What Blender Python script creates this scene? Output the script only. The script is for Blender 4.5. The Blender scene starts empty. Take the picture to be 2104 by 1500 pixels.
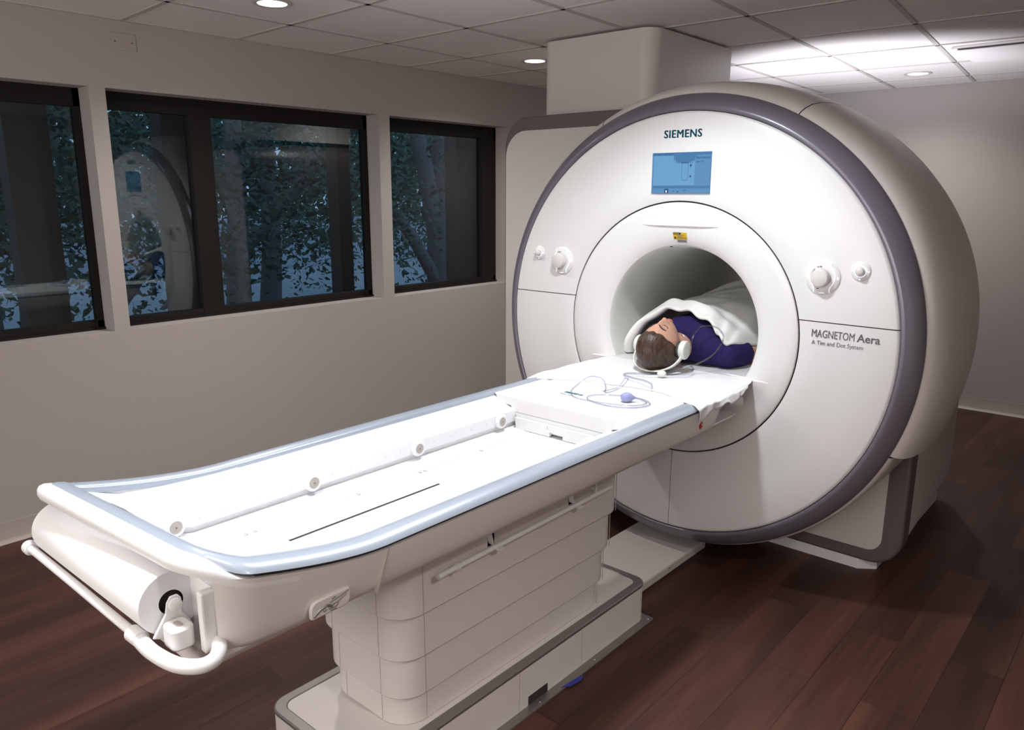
import bpy, bmesh, math, random
from math import sin, cos, pi, radians, sqrt, exp
from mathutils import Vector, Matrix, noise

random.seed(7)
S = bpy.context.scene
C = S.collection

# ------------------------------------------------------------------ camera, world, exposure
def make_camera():
    cd = bpy.data.cameras.new('camera'); co = bpy.data.objects.new('camera', cd); C.objects.link(co)
    yaw, pitch, roll = 0.718154, -0.220708, 0.00361
    fwd = Vector((-sin(yaw)*cos(pitch), cos(yaw)*cos(pitch), sin(pitch)))
    r = Vector((cos(yaw), sin(yaw), 0)); u = r.cross(fwd)
    r2 = cos(roll)*r + sin(roll)*u; u2 = -sin(roll)*r + cos(roll)*u
    m = Matrix((r2, u2, -fwd)).transposed().to_4x4()
    m.translation = Vector((1.60820, -2.88837, 1.63199))
    co.matrix_world = m
    cd.sensor_width = 36; cd.lens = 1577.99/2104*36; cd.clip_start = 0.05; cd.clip_end = 200
    S.camera = co
make_camera()
S.view_settings.view_transform = 'Standard'; S.view_settings.look = 'None'
S.view_settings.gamma = 1; S.view_settings.use_curve_mapping = False
S.view_settings.exposure = 0.0
W = bpy.data.worlds.new('dusk_sky'); S.world = W; W.use_nodes = True
bg = W.node_tree.nodes['Background']
bg.inputs[0].default_value = (0.42, 0.68, 1.0, 1); bg.inputs[1].default_value = 0.75

POW = dict(table=108, left=75, rear=52, up=11.5, near=10, right=250, back_fill=56)
COOL = (0.90, 0.95, 1.0); WARM = (1.0, 0.93, 0.88)

# room constants
XW, XR, YB, YF, H = -2.421, 3.1, 3.80, -4.6, 2.437
ZC = 1.064          # bore axis height

# ------------------------------------------------------------------ materials
def mat(name, col, rough=0.5, metal=0.0, spec=0.5, bump=0, bscale=200, coat=0, trans=0, emit=None, estr=0, sss=0):
    m = bpy.data.materials.new(name); m.use_nodes = True
    nt = m.node_tree; b = nt.nodes['Principled BSDF']
    b.inputs['Base Color'].default_value = (*col, 1); b.inputs['Roughness'].default_value = rough
    b.inputs['Metallic'].default_value = metal; b.inputs['Specular IOR Level'].default_value = spec
    b.inputs['Coat Weight'].default_value = coat
    b.inputs['Transmission Weight'].default_value = trans
    if sss:
        b.inputs['Subsurface Weight'].default_value = sss
        b.inputs['Subsurface Radius'].default_value = (0.02, 0.008, 0.005); b.inputs['Subsurface Scale'].default_value = 0.4
    if emit: b.inputs['Emission Color'].default_value = (*emit, 1); b.inputs['Emission Strength'].default_value = estr
    if bump:
        n = nt.nodes.new('ShaderNodeTexNoise'); n.inputs['Scale'].default_value = bscale; n.inputs['Detail'].default_value = 3
        bu = nt.nodes.new('ShaderNodeBump'); bu.inputs['Strength'].default_value = bump; bu.inputs['Distance'].default_value = 0.002
        tc = nt.nodes.new('ShaderNodeTexCoord')
        nt.links.new(tc.outputs['Object'], n.inputs['Vector'])
        nt.links.new(n.outputs['Fac'], bu.inputs['Height']); nt.links.new(bu.outputs[0], b.inputs['Normal'])
    return m
M = {}
M['wall'] = mat('wall_paint', (0.455, 0.42, 0.395), 0.85, bump=0.25, bscale=260)
M['ceil'] = mat('ceiling_tile', (0.86, 0.82, 0.795), 0.92, bump=0.4, bscale=180)
M['tee'] = mat('ceiling_grid_metal', (0.56, 0.52, 0.495), 0.6)
M['base'] = mat('vinyl_base', (0.45, 0.40, 0.36), 0.5)
M['white'] = mat('white_plastic', (0.80, 0.79, 0.79), 0.32, bump=0.04, bscale=500)
M['panel'] = mat('warm_white_plastic', (0.715, 0.68, 0.655), 0.38, bump=0.05, bscale=500)
M['speckle'] = mat('fabric_panel', (0.63, 0.595, 0.57), 0.6, bump=0.5, bscale=700)
M['bezel'] = mat('blue_grey_lacquer', (0.20, 0.19, 0.235), 0.32, metal=0.35, coat=0.15)
M['bezel2'] = mat('grey_lacquer', (0.15, 0.125, 0.125), 0.42, metal=0.2)
M['rim'] = mat('rim_lacquer', (0.40, 0.445, 0.52), 0.28, metal=0.15, coat=0.2)
M['tub'] = mat('tub_white', (0.84, 0.84, 0.85), 0.35)
M['bore'] = mat('bore_liner', (0.66, 0.67, 0.63), 0.5)
M['gap'] = mat('dark_gap', (0.03, 0.027, 0.027), 0.8)
M['black'] = mat('black_slot', (0.012, 0.012, 0.018), 0.6)
M['steel'] = mat('brushed_steel', (0.30, 0.28, 0.265), 0.42, metal=0.75)
M['chrome'] = mat('chrome', (0.8, 0.8, 0.8), 0.15, metal=1.0)
M['frame'] = mat('bronze_frame', (0.014, 0.013, 0.012), 0.6, spec=0.2)
M['red'] = mat('red_button', (0.42, 0.02, 0.015), 0.35)
M['teal'] = mat('teal_lettering', (0.0, 0.13, 0.20), 0.5)
M['greytext'] = mat('grey_lettering', (0.13, 0.12, 0.14), 0.5)
M['palegrey'] = mat('pale_grey_lettering', (0.24, 0.23, 0.25), 0.5)
M['sheet'] = mat('white_linen', (0.88, 0.88, 0.89), 0.9, spec=0.15, bump=0.15, bscale=900)
M['blanket'] = mat('white_blanket', (0.82, 0.82, 0.79), 0.9, spec=0.15, bump=0.2, bscale=700)
M['shirt'] = mat('navy_shirt', (0.022, 0.017, 0.085), 0.85, spec=0.15, bump=0.3, bscale=900)
M['skin'] = mat('skin', (0.60, 0.33, 0.23), 0.48, sss=0.15, bump=0.06, bscale=350)
M['lip'] = mat('lip', (0.55, 0.20, 0.16), 0.4, sss=0.15)
M['brow'] = mat('brow_hair', (0.045, 0.022, 0.015), 0.7)
M['phone'] = mat('headphone_plastic', (0.74, 0.755, 0.70), 0.4)
M['cush'] = mat('ear_cushion', (0.04, 0.055, 0.05), 0.35)
M['bulb'] = mat('bulb_rubber', (0.33, 0.34, 0.60), 0.5)
M['screen'] = mat('screen_glow', (0.02, 0.04, 0.06), 0.25, emit=(0.11, 0.30, 0.57), estr=0.75)
M['screen_lt'] = mat('screen_glow_light', (0.02, 0.04, 0.06), 0.25, emit=(0.16, 0.39, 0.66), estr=0.8)
M['screen_dk'] = mat('screen_ink', (0.01, 0.02, 0.04), 0.25, emit=(0.012, 0.07, 0.17), estr=0.8)
M['screen_md'] = mat('screen_mid', (0.01, 0.02, 0.04), 0.25, emit=(0.07, 0.22, 0.45), estr=0.8)
M['yellow'] = mat('caution_yellow', (0.62, 0.40, 0.015), 0.5)
M['ring_light'] = mat('ring_light', (0.8, 0.85, 1), 0.3, emit=(0.80, 0.88, 1.0), estr=0.6)
M['lamp'] = mat('lamp_diffuser', (0.9, 0.9, 0.9), 0.4, emit=(0.95, 1.0, 1.0), estr=9)
M['bark'] = mat('bark', (0.15, 0.145, 0.165), 0.9, bump=1.0, bscale=14)
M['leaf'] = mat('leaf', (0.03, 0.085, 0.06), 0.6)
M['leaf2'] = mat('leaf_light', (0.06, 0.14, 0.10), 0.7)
M['ground'] = mat('outdoor_paving', (0.42, 0.45, 0.50), 0.9, bump=0.6, bscale=6)
M['soil'] = mat('outdoor_soil', (0.035, 0.045, 0.04), 0.95, bump=0.8, bscale=5)
M['outwall'] = mat('outdoor_wall', (0.48, 0.52, 0.60), 0.9)
M['fin'] = mat('facade_post', (0.045, 0.036, 0.032), 0.6)
M['blue'] = mat('blue_tape', (0.03, 0.035, 0.30), 0.6)

def clear_mat(name, tint, f0=0.08, rough=0.02):
    # thin clear sheet: transmits straight through, mirrors more at grazing angles (Schlick)
    m = bpy.data.materials.new(name); m.use_nodes = True; nt = m.node_tree
    for n in list(nt.nodes): nt.nodes.remove(n)
    o = nt.nodes.new('ShaderNodeOutputMaterial'); mx = nt.nodes.new('ShaderNodeMixShader')
    t = nt.nodes.new('ShaderNodeBsdfTransparent'); t.inputs[0].default_value = (*tint, 1)
    g = nt.nodes.new('ShaderNodeBsdfGlossy'); g.inputs['Roughness'].default_value = rough
    lw = nt.nodes.new('ShaderNodeLayerWeight'); lw.inputs[0].default_value = 0.5
    pw = nt.nodes.new('ShaderNodeMath'); pw.operation = 'POWER'; pw.inputs[1].default_value = 5
    ma = nt.nodes.new('ShaderNodeMath'); ma.operation = 'MULTIPLY_ADD'; ma.inputs[1].default_value = 1-f0; ma.inputs[2].default_value = f0
    nt.links.new(lw.outputs['Facing'], pw.inputs[0]); nt.links.new(pw.outputs[0], ma.inputs[0]); nt.links.new(ma.outputs[0], mx.inputs[0])
    nt.links.new(t.outputs[0], mx.inputs[1]); nt.links.new(g.outputs[0], mx.inputs[2])
    nt.links.new(mx.outputs[0], o.inputs[0]); return m
M['glass'] = clear_mat('window_glass', (0.80, 0.86, 0.87), 0.06, 0.01)
M['tube'] = clear_mat('clear_tubing', (0.76, 0.775, 0.83), 0.10, 0.08)

def hair_mat():
    m = mat('brown_hair', (0.05, 0.024, 0.014), 0.42); nt = m.node_tree; b = nt.nodes['Principled BSDF']
    tc = nt.nodes.new('ShaderNodeTexCoord'); mp = nt.nodes.new('ShaderNodeMapping'); mp.inputs['Scale'].default_value = (160, 12, 40)
    n = nt.nodes.new('ShaderNodeTexNoise'); n.inputs['Scale'].default_value = 1; n.inputs['Detail'].default_value = 4
    r = nt.nodes.new('ShaderNodeValToRGB'); r.color_ramp.elements[0].color = (0.018, 0.009, 0.006, 1); r.color_ramp.elements[1].color = (0.10, 0.048, 0.028, 1)
    r.color_ramp.elements[0].position = 0.3; r.color_ramp.elements[1].position = 0.75
    bu = nt.nodes.new('ShaderNodeBump'); bu.inputs['Strength'].default_value = 0.6; bu.inputs['Distance'].default_value = 0.004
    L = nt.links.new
    L(tc.outputs['Object'], mp.inputs[0]); L(mp.outputs[0], n.inputs['Vector']); L(n.outputs['Fac'], r.inputs[0])
    L(r.outputs[0], b.inputs['Base Color']); L(n.outputs['Fac'], bu.inputs['Height']); L(bu.outputs[0], b.inputs['Normal']); return m
M['hair'] = hair_mat()

def floor_mat():
    m = bpy.data.materials.new('wood_plank_floor'); m.use_nodes = True; nt = m.node_tree; b = nt.nodes['Principled BSDF']; L = nt.links.new
    N = nt.nodes.new
    tc = N('ShaderNodeTexCoord'); sep = N('ShaderNodeSeparateXYZ'); L(tc.outputs['Object'], sep.inputs[0])
    comb = N('ShaderNodeCombineXYZ'); L(sep.outputs[1], comb.inputs[0]); L(sep.outputs[0], comb.inputs[1])   # planks run along y
    br = N('ShaderNodeTexBrick'); L(comb.outputs[0], br.inputs['Vector'])
    br.inputs['Scale'].default_value = 1; br.inputs['Brick Width'].default_value = 1.2; br.inputs['Row Height'].default_value = 0.168
    br.inputs['Mortar Size'].default_value = 0.0012; br.inputs['Mortar Smooth'].default_value = 0.2; br.offset = 0.37; br.inputs['Bias'].default_value = 0
    br.inputs['Color1'].default_value = (0, 0, 0, 1); br.inputs['Color2'].default_value = (1, 1, 1, 1); br.inputs['Mortar'].default_value = (0, 0, 0, 1)
    mp = N('ShaderNodeMapping'); mp.inputs['Scale'].default_value = (6.0, 0.75, 1); L(tc.outputs['Object'], mp.inputs[0])
    n1 = N('ShaderNodeTexNoise'); n1.inputs['Scale'].default_value = 1.0; n1.inputs['Detail'].default_value = 2; n1.noise_dimensions = '4D'
    L(mp.outputs[0], n1.inputs['Vector'])
    mul = N('ShaderNodeMath'); mul.operation = 'MULTIPLY'; mul.inputs[1].default_value = 7; L(br.outputs['Color'], mul.inputs[0]); L(mul.outputs[0], n1.inputs['W'])
    mp2 = N('ShaderNodeMapping'); mp2.inputs['Scale'].default_value = (60, 3.0, 1); L(tc.outputs['Object'], mp2.inputs[0])
    n2 = N('ShaderNodeTexNoise'); n2.inputs['Scale'].default_value = 1.0; n2.inputs['Detail'].default_value = 4; L(mp2.outputs[0], n2.inputs['Vector'])
    add = N('ShaderNodeMath'); add.operation = 'MULTIPLY_ADD'; L(n2.outputs['Fac'], add.inputs[0]); add.inputs[1].default_value = 0.35
    L(n1.outputs['Fac'], add.inputs[2])
    add2 = N('ShaderNodeMath'); add2.operation = 'MULTIPLY_ADD'; L(br.outputs['Color'], add2.inputs[0]); add2.inputs[1].default_value = 0.22; L(add.outputs[0], add2.inputs[2])
    r = N('ShaderNodeValToRGB'); L(add2.outputs[0], r.inputs[0])
    e = r.color_ramp.elements; e[0].position = 0.42; e[0].color = (0.024, 0.0115, 0.0085, 1); e[1].position = 1.05; e[1].color = (0.098, 0.039, 0.027, 1)
    x = e.new(0.72); x.color = (0.050, 0.0205, 0.015, 1)
    mx = N('ShaderNodeMix'); mx.data_type = 'RGBA'; L(br.outputs['Fac'], mx.inputs[0]); L(r.outputs[0], mx.inputs[6]); mx.inputs[7].default_value = (0.02, 0.009, 0.007, 1)
    L(mx.outputs[2], b.inputs['Base Color'])
    b.inputs['Roughness'].default_value = 0.48; b.inputs['Specular IOR Level'].default_value = 0.3
    bu = N('ShaderNodeBump'); bu.inputs['Strength'].default_value = 0.15; bu.inputs['Distance'].default_value = 0.001; L(n2.outputs['Fac'], bu.inputs['Height']); L(bu.outputs[0], b.inputs['Normal'])
    return m
M['floor'] = floor_mat()

# ------------------------------------------------------------------ helpers
def obj(name, bm, m, parent=None, smooth=None, bevel=0, bseg=2):
    me = bpy.data.meshes.new(name); bm.normal_update(); bm.to_mesh(me); bm.free()
    o = bpy.data.objects.new(name, me); C.objects.link(o)
    me.materials.append(M[m] if isinstance(m, str) else m)
    if smooth is not None:
        for p in me.polygons: p.use_smooth = True
        if smooth < 180: me.set_sharp_from_angle(angle=radians(smooth))
    if bevel:
        b = o.modifiers.new('bevel', 'BEVEL'); b.width = bevel; b.segments = bseg; b.limit_method = 'ANGLE'; b.angle_limit = radians(35)
    if parent is not None: attach(o, parent)
    return o
def attach(o, parent):
    o.parent = parent                      # mesh data are in world coordinates; keep them there
    o.matrix_parent_inverse = Matrix.Translation(-parent.location)
def thing(name, label, cat, loc=(0, 0, 0), group=None):
    o = bpy.data.objects.new(name, None); C.objects.link(o); o.location = loc; o.empty_display_size = 0.1
    o['label'] = label; o['category'] = cat
    if group: o['group'] = group
    return o
def tag(o, label, cat, group=None):
    o['label'] = label; o['category'] = cat
    if group: o['group'] = group
    return o
def struct(o): o['kind'] = 'structure'; return o
def lab(o, t): o['label'] = t; return o

def box(bm, x0, x1, y0, y1, z0, z1):
    v = [bm.verts.new((x, y, z)) for z in (z0, z1) for y in (y0, y1) for x in (x0, x1)]
    for f in ((0, 2, 3, 1), (4, 5, 7, 6), (0, 1, 5, 4), (2, 6, 7, 3), (0, 4, 6, 2), (1, 3, 7, 5)): bm.faces.new([v[i] for i in f])
    return bm
def bx(*a): return box(bmesh.new(), *a)
def prism_y(poly, y0, y1, bm=None, taper=None):
    """polygon in (x,z) extruded along y; taper(x,z)->(x,z) for the far end"""
    bm = bm or bmesh.new()
    a = [bm.verts.new((x, y0, z)) for x, z in poly]
    b = [bm.verts.new((*( (lambda q: (q[0], y1, q[1]))(taper(x, z) if taper else (x, z)) ),)) for x, z in poly]
    n = len(poly); bm.faces.new(a); bm.faces.new(b[::-1])
    for i in range(n): bm.faces.new((a[i], b[i], b[(i+1) % n], a[(i+1) % n]))
    bmesh.ops.recalc_face_normals(bm, faces=bm.faces); return bm
def prism_z(poly, z0, z1, bm=None):
    bm = bm or bmesh.new()
    a = [bm.verts.new((x, y, z0)) for x, y in poly]; b = [bm.verts.new((x, y, z1)) for x, y in poly]
    n = len(poly); bm.faces.new(a[::-1]); bm.faces.new(b)
    for i in range(n): bm.faces.new((a[i], a[(i+1) % n], b[(i+1) % n], b[i]))
    bmesh.ops.recalc_face_normals(bm, faces=bm.faces); return bm
def prism_x(poly, x0, x1, bm=None):
    bm = bm or bmesh.new()
    a = [bm.verts.new((x0, y, z)) for y, z in poly]; b = [bm.verts.new((x1, y, z)) for y, z in poly]
    n = len(poly); bm.faces.new(a); bm.faces.new(b[::-1])
    for i in range(n): bm.faces.new((a[i], b[i], b[(i+1) % n], a[(i+1) % n]))
    bmesh.ops.recalc_face_normals(bm, faces=bm.faces); return bm
def rrect(x0, x1, y0, y1, r, n=6):
    rs = r if isinstance(r, (tuple, list)) else (r,)*4     # corners: (x1,y1),(x0,y1),(x0,y0),(x1,y0)
    out = []
    for (cx, cy, sx, sy, a0), rr in zip(((x1, y1, -1, -1, 0), (x0, y1, 1, -1, 90), (x0, y0, 1, 1, 180), (x1, y0, -1, 1, 270)), rs):
        if rr <= 0: out.append((cx, cy)); continue
        for i in range(n+1):
            a = radians(a0 + 90*i/n); out.append((cx + sx*rr + rr*cos(a), cy + sy*rr + rr*sin(a)))
    return out
def lathe_y(prof, a0=0, a1=360, n=96, c=(0, ZC), bm=None):
    """profile of (r,y) turned about the bore axis"""
    bm = bm or bmesh.new(); full = abs(a1-a0) >= 360
    k = n if full else n+1; rows = []
    for i in range(k):
        a = radians(a0 + (a1-a0)*i/n)
        rows.append([bm.verts.new((c[0]+r*cos(a), y, c[1]+r*sin(a))) for r, y in prof])
    for i in range(n):
        A = rows[i]; B = rows[(i+1) % k]
        for j in range(len(prof)-1): bm.faces.new((A[j], A[j+1], B[j+1], B[j]))
    bmesh.ops.remove_doubles(bm, verts=bm.verts, dist=1e-5)
    bmesh.ops.recalc_face_normals(bm, faces=bm.faces); return bm
def cut(bm, co, no):
    """keep the side the normal points away from"""
    bmesh.ops.bisect_plane(bm, geom=bm.verts[:]+bm.edges[:]+bm.faces[:], plane_co=co, plane_no=no, clear_outer=True); return bm
def cyl(p0, p1, r, n=20, bm=None, r1=None, caps=True):
    bm = bm or bmesh.new(); p0 = Vector(p0); p1 = Vector(p1); d = (p1-p0).normalized()
    u = d.orthogonal().normalized(); v = d.cross(u); r1 = r if r1 is None else r1
    A = [bm.verts.new(p0 + r*(cos(2*pi*i/n)*u + sin(2*pi*i/n)*v)) for i in range(n)]
    B = [bm.verts.new(p1 + r1*(cos(2*pi*i/n)*u + sin(2*pi*i/n)*v)) for i in range(n)]
    for i in range(n): bm.faces.new((A[i], A[(i+1) % n], B[(i+1) % n], B[i]))
    if caps: bm.faces.new(A[::-1]); bm.faces.new(B)
    return bm
def turn(prof, p0, d, n=32, bm=None, caps=True):
    """profile of (r, h) turned about axis d from p0"""
    bm = bm or bmesh.new(); p0 = Vector(p0); d = Vector(d).normalized(); u = d.orthogonal().normalized(); v = d.cross(u)
    rows = [[bm.verts.new(p0 + h*d + r*(cos(2*pi*i/n)*u + sin(2*pi*i/n)*v)) for i in range(n)] for r, h in prof]
    for A, B in zip(rows, rows[1:]):
        for i in range(n): bm.faces.new((A[i], A[(i+1) % n], B[(i+1) % n], B[i]))
    if caps and prof[0][0] > 1e-6: bm.faces.new(rows[0][::-1])
    if caps and prof[-1][0] > 1e-6: bm.faces.new(rows[-1])
    bmesh.ops.remove_doubles(bm, verts=bm.verts, dist=1e-6); bmesh.ops.recalc_face_normals(bm, faces=bm.faces); return bm
def catmull(pts, n=8, closed=False):
    P = [Vector(p) for p in pts]; out = []
    N = len(P); rng = range(N if closed else N-1)
    for i in rng:
        if closed: a, b, c, d = P[(i-1) % N], P[i], P[(i+1) % N], P[(i+2) % N]
        else: a, b, c, d = P[max(i-1, 0)], P[i], P[i+1], P[min(i+2, N-1)]
        for k in range(n):
            t = k/n; out.append(0.5*((2*b) + (c-a)*t + (2*a-5*b+4*c-d)*t*t + (3*b-a-3*c+d)*t**3))
    if not closed: out.append(P[-1])
    return out
def tube(pts, r, n=10, bm=None, closed=False, rf=None):
    bm = bm or bmesh.new(); P = [Vector(p) for p in pts]; N = len(P); rows = []; u = None
    for i, p in enumerate(P):
        if closed: t = (P[(i+1) % N]-P[(i-1) % N]).normalized()
        else: t = (P[min(i+1, N-1)]-P[max(i-1, 0)]).normalized()
        u = t.orthogonal().normalized() if u is None else (u - u.dot(t)*t).normalized()
        v = t.cross(u); rr = r*(rf(i/(N-1)) if rf else 1)
        rows.append([bm.verts.new(p + rr*(cos(2*pi*k/n)*u + sin(2*pi*k/n)*v)) for k in range(n)])
    for i in range(N if closed else N-1):
        A = rows[i]; B = rows[(i+1) % N]
        for k in range(n): bm.faces.new((A[k], A[(k+1) % n], B[(k+1) % n], B[k]))
    if not closed: bm.faces.new(rows[0][::-1]); bm.faces.new(rows[-1])
    return bm
def sweep(path, prof_fn, bm=None, caps=True):
    """sweep along plan path of (x,y,z); prof_fn(i) -> list of (u,w): u outward in plan (right of travel), w up"""
    bm = bm or bmesh.new(); P = [Vector(p) for p in path]; N = len(P); rows = []
    for i, p in enumerate(P):
        t = P[min(i+1, N-1)]-P[max(i-1, 0)]; t.z = 0; t.normalize(); o = Vector((-t.y, t.x, 0))*-1
        rows.append([bm.verts.new(p + o*u + Vector((0, 0, w))) for u, w in prof_fn(i)])
    n = len(rows[0])
    for A, B in zip(rows, rows[1:]):
        for k in range(n): bm.faces.new((A[k], A[(k+1) % n], B[(k+1) % n], B[k]))
    if caps: bm.faces.new(rows[0][::-1]); bm.faces.new(rows[-1])
    bmesh.ops.recalc_face_normals(bm, faces=bm.faces); return bm
def text(name, body, m, parent, loc, size, rot=(pi/2, 0, 0), width=None, bold=0, extrude=0.0008, align='LEFT', spacing=1.0, shear=0):
    cu = bpy.data.curves.new(name, 'FONT'); cu.body = body; cu.size = size; cu.extrude = extrude; cu.offset = bold; cu.align_x = align
    cu.space_character = spacing; cu.shear = shear; cu.resolution_u = 3
    o = bpy.data.objects.new(name, cu); C.objects.link(o); o.rotation_euler = rot; o.location = loc
    bpy.context.view_layer.update()
    if width: s = width/max(o.dimensions.x, 1e-4); o.scale = (s, 1, 1)
    dg = bpy.context.evaluated_depsgraph_get(); me = bpy.data.meshes.new_from_object(o.evaluated_get(dg))
    me.materials.clear(); me.materials.append(M[m])
    q = bpy.data.objects.new(name, me); C.objects.link(q); q.location = o.location; q.rotation_euler = o.rotation_euler; q.scale = o.scale
    bpy.data.objects.remove(o); bpy.data.curves.remove(cu)
    if parent is not None: attach(q, parent)
    return q
def copy_tree(o, parent=None):
    c = o.copy(); C.objects.link(c); inv = o.matrix_parent_inverse.copy()
    if parent is not None: c.parent = parent; c.matrix_parent_inverse = inv
    for ch in list(o.children): copy_tree(ch, c)
    return c
def ring_prism_xz(o, i, y0, y1):
    bm = bmesh.new(); n = len(o)
    V = [[bm.verts.new((x, y, z)) for x, z in q] for q, y in ((o, y0), (o, y1), (i, y1), (i, y0))]
    for a in range(4):
        for k in range(n): bm.faces.new((V[a][k], V[a][(k+1) % n], V[(a+1) % 4][(k+1) % n], V[(a+1) % 4][k]))
    bmesh.ops.recalc_face_normals(bm, faces=bm.faces); return bm
def sstep(a, b, x):
    t = min(1, max(0, (x-a)/(b-a))); return t*t*(3-2*t)

# ------------------------------------------------------------------ room shell
struct(obj('floor', bx(XW-0.2, XR+0.1, YF-0.1, YB+0.1, -0.1, 0), 'floor'))
struct(obj('ceiling', bx(XW-0.2, XR+0.1, YF-0.1, YB+0.1, H, H+0.1), 'ceil'))
WZ0, WZ1 = 0.94, 2.117
WIN = [(-3.6, -1.328), (-1.252, 0.415), (0.506, 1.66)]
WT = 0.19                                                   # thickness of the window wall
bm = bmesh.new()
box(bm, XW-WT, XW, YF, YB, 0, WZ0); box(bm, XW-WT, XW, YF, YB, WZ1, H)
ys = [YF] + [v for w in WIN for v in w] + [YB]
for a, b in zip(ys[0::2], ys[1::2]): box(bm, XW-WT, XW, a, b, WZ0, WZ1)
struct(obj('wall_left', bm, 'wall'))
struct(obj('wall_back', bx(XW-0.2, XR+0.1, YB, YB+0.1, 0, H), 'wall'))
struct(obj('wall_right', bx(XR, XR+0.1, YF, YB, 0, H), 'wall'))
struct(obj('wall_front', bx(XW-0.2, XR+0.1, YF-0.1, YF, 0, H), 'wall'))
def coved(y0, y1, x0, x1, side):
    bm = bmesh.new(); pr = [(0, 0.10), (0.004, 0.10), (0.005, 0.022), (0.010, 0.010), (0.020, 0.003), (0.022, 0), (0, 0)]
    if side == 'left': return prism_y([(XW+u, z) for u, z in pr], y0, y1, bm)
    return prism_x([(YB-u, z) for u, z in pr], x0, x1, bm)
struct(obj('baseboard_left', coved(YF, YB, 0, 0, 'left'), 'base', smooth=40))
struct(obj('baseboard_back', coved(0, 0, XW, XR, 'back'), 'base', smooth=40))
# ceiling grid
def gp(i, j): return (-1.8784+0.6413*i-0.004*j-0.0136*i*j, -1.1754-0.0373*i+0.6181*j+0.0148*i*j)
bm = bmesh.new()
def tee(p, q, w=0.012, t=0.005):
    p = Vector((*p, 0)); q = Vector((*q, 0)); d = (q-p).normalized(); o = Vector((-d.y, d.x, 0))*w
    lo = [bm.verts.new((v.x, v.y, H-t)) for v in (p+o, p-o, q-o, q+o)]; hi = [bm.verts.new((v.x, v.y, H+0.004)) for v in (p+o, p-o, q-o, q+o)]
    bm.faces.new(lo[::-1]); bm.faces.new(hi)
    for k in range(4): bm.faces.new((lo[k], lo[(k+1) % 4], hi[(k+1) % 4], hi[k]))
for i in range(0, 8): tee(gp(i, -5), gp(i, 7.7 if i < 5 else 7.5))
for j in range(-5, 8):
    xs = [gp(i, j) for i in (-0.9, 2, 5, 7.6)]
    for a, b in zip(xs, xs[1:]): tee(a, b)
struct(obj('trim_1', bm, 'tee'))
bm = bmesh.new(); box(bm, XW, XW+0.018, YF, YB, H-0.006, H); box(bm, XW, XR, YB-0.018, YB, H-0.006, H)
struct(obj('trim_2', bm, 'tee'))
# duct chase dropping from the ceiling onto the scanner's cabinet
struct(obj('trim_3', prism_z(rrect(-1.183, -0.497, 0.555, 1.40, (0.012, 0.02, 0.05, 0.085), 8), 2.03, H-0.014), 'panel', smooth=40))

# windows
def window(n, y0, y1, posts):
    r = bpy.data.objects.new('window_%d' % n, None); C.objects.link(r); r.location = (XW-0.12, (y0+y1)/2, WZ0); r['kind'] = 'structure'
    xg = XW-0.122
    bm = bmesh.new(); t = 0.03
    for a in ((y0, y0+t, WZ0, WZ1), (y1-t, y1, WZ0, WZ1), (y0, y1, WZ1-0.085, WZ1), (y0, y1, WZ0, WZ0+0.045)): box(bm, xg-0.05, xg, a[0], a[1], a[2], a[3])
    box(bm, xg-0.055, xg+0.012, y0, y1, WZ0, WZ0+0.012)
    obj('window_frame', bm, 'frame', r)
    for a, b in posts: obj('mullion', bx(xg-0.05, xg+0.004, a, b, WZ0+0.012, WZ1), 'frame', r)
    obj('window_pane', bx(xg-0.030, xg-0.024, y0+t, y1-t, WZ0+0.045, WZ1-0.085), 'glass', r)
    return r
window(1, *WIN[0], [(-2.62, -2.52)])
window(2, *WIN[1], [(-0.79, -0.665)])
window(3, *WIN[2], [(1.50, 1.63)])

# glowing panel added behind the camera as fill light, framed like a window
r = bpy.data.objects.new('window_4', None); C.objects.link(r); r.location = (0.3, YF, 1.0); r['kind'] = 'structure'
obj('window_frame', ring_prism_xz(rrect(-1.3, 1.9, 0.95, 2.15, 0.0), rrect(-1.24, 1.84, 1.01, 2.09, 0.0), YF, YF+0.03), 'frame', r)
obj('window_pane', bx(-1.24, 1.84, YF+0.005, YF+0.012, 1.01, 2.09), mat('fill_panel_glow', (0.3, 0.3, 0.3), 0.5, emit=WARM, estr=POW['back_fill']/(pi*3.15)), r)  # unseen glowing pane, added to brighten the ceiling and walls

# ------------------------------------------------------------------ outdoors (seen through the windows)
struct(obj('trim_4', bx(-40, XW-WT-0.02, -25, 40, -0.5, -0.4), 'soil'))
struct(obj('trim_5', bx(-16.5, -11.5, -20, 35, -0.40, -0.38), 'ground'))
lab(tag(obj('facade_post', bx(-2.84, -2.72, -0.86, -0.66, -0.4, 3.4), 'fin'), 'dark brown outside post behind the left part of the wide middle window', 'post'), 'dark brown outside post behind the left part of the wide middle window')
tag(obj('facade_post', bx(-2.84, -2.72, 1.40, 1.72, -0.4, 3.4), 'fin'), 'broad dark brown outside post filling the right part of the window nearest the scanner', 'post')
tag(obj('facade_post', bx(-2.84, -2.72, 0.30, 0.40, -0.4, 3.4), 'fin'), 'slim dark outside post near the right end of the wide middle window', 'post')
tag(obj('facade_post', bx(-2.84, -2.72, -1.62, -1.42, -0.4, 3.4), 'fin'), 'dark brown outside post behind the window cut by the left edge of the photo', 'post')
tag(obj('outdoor_wall', bx(-17, -16.6, -8, 22, -0.4, 0.95), 'outwall'), 'low pale blue wall far beyond the trees outside the windows', 'wall')
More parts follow.
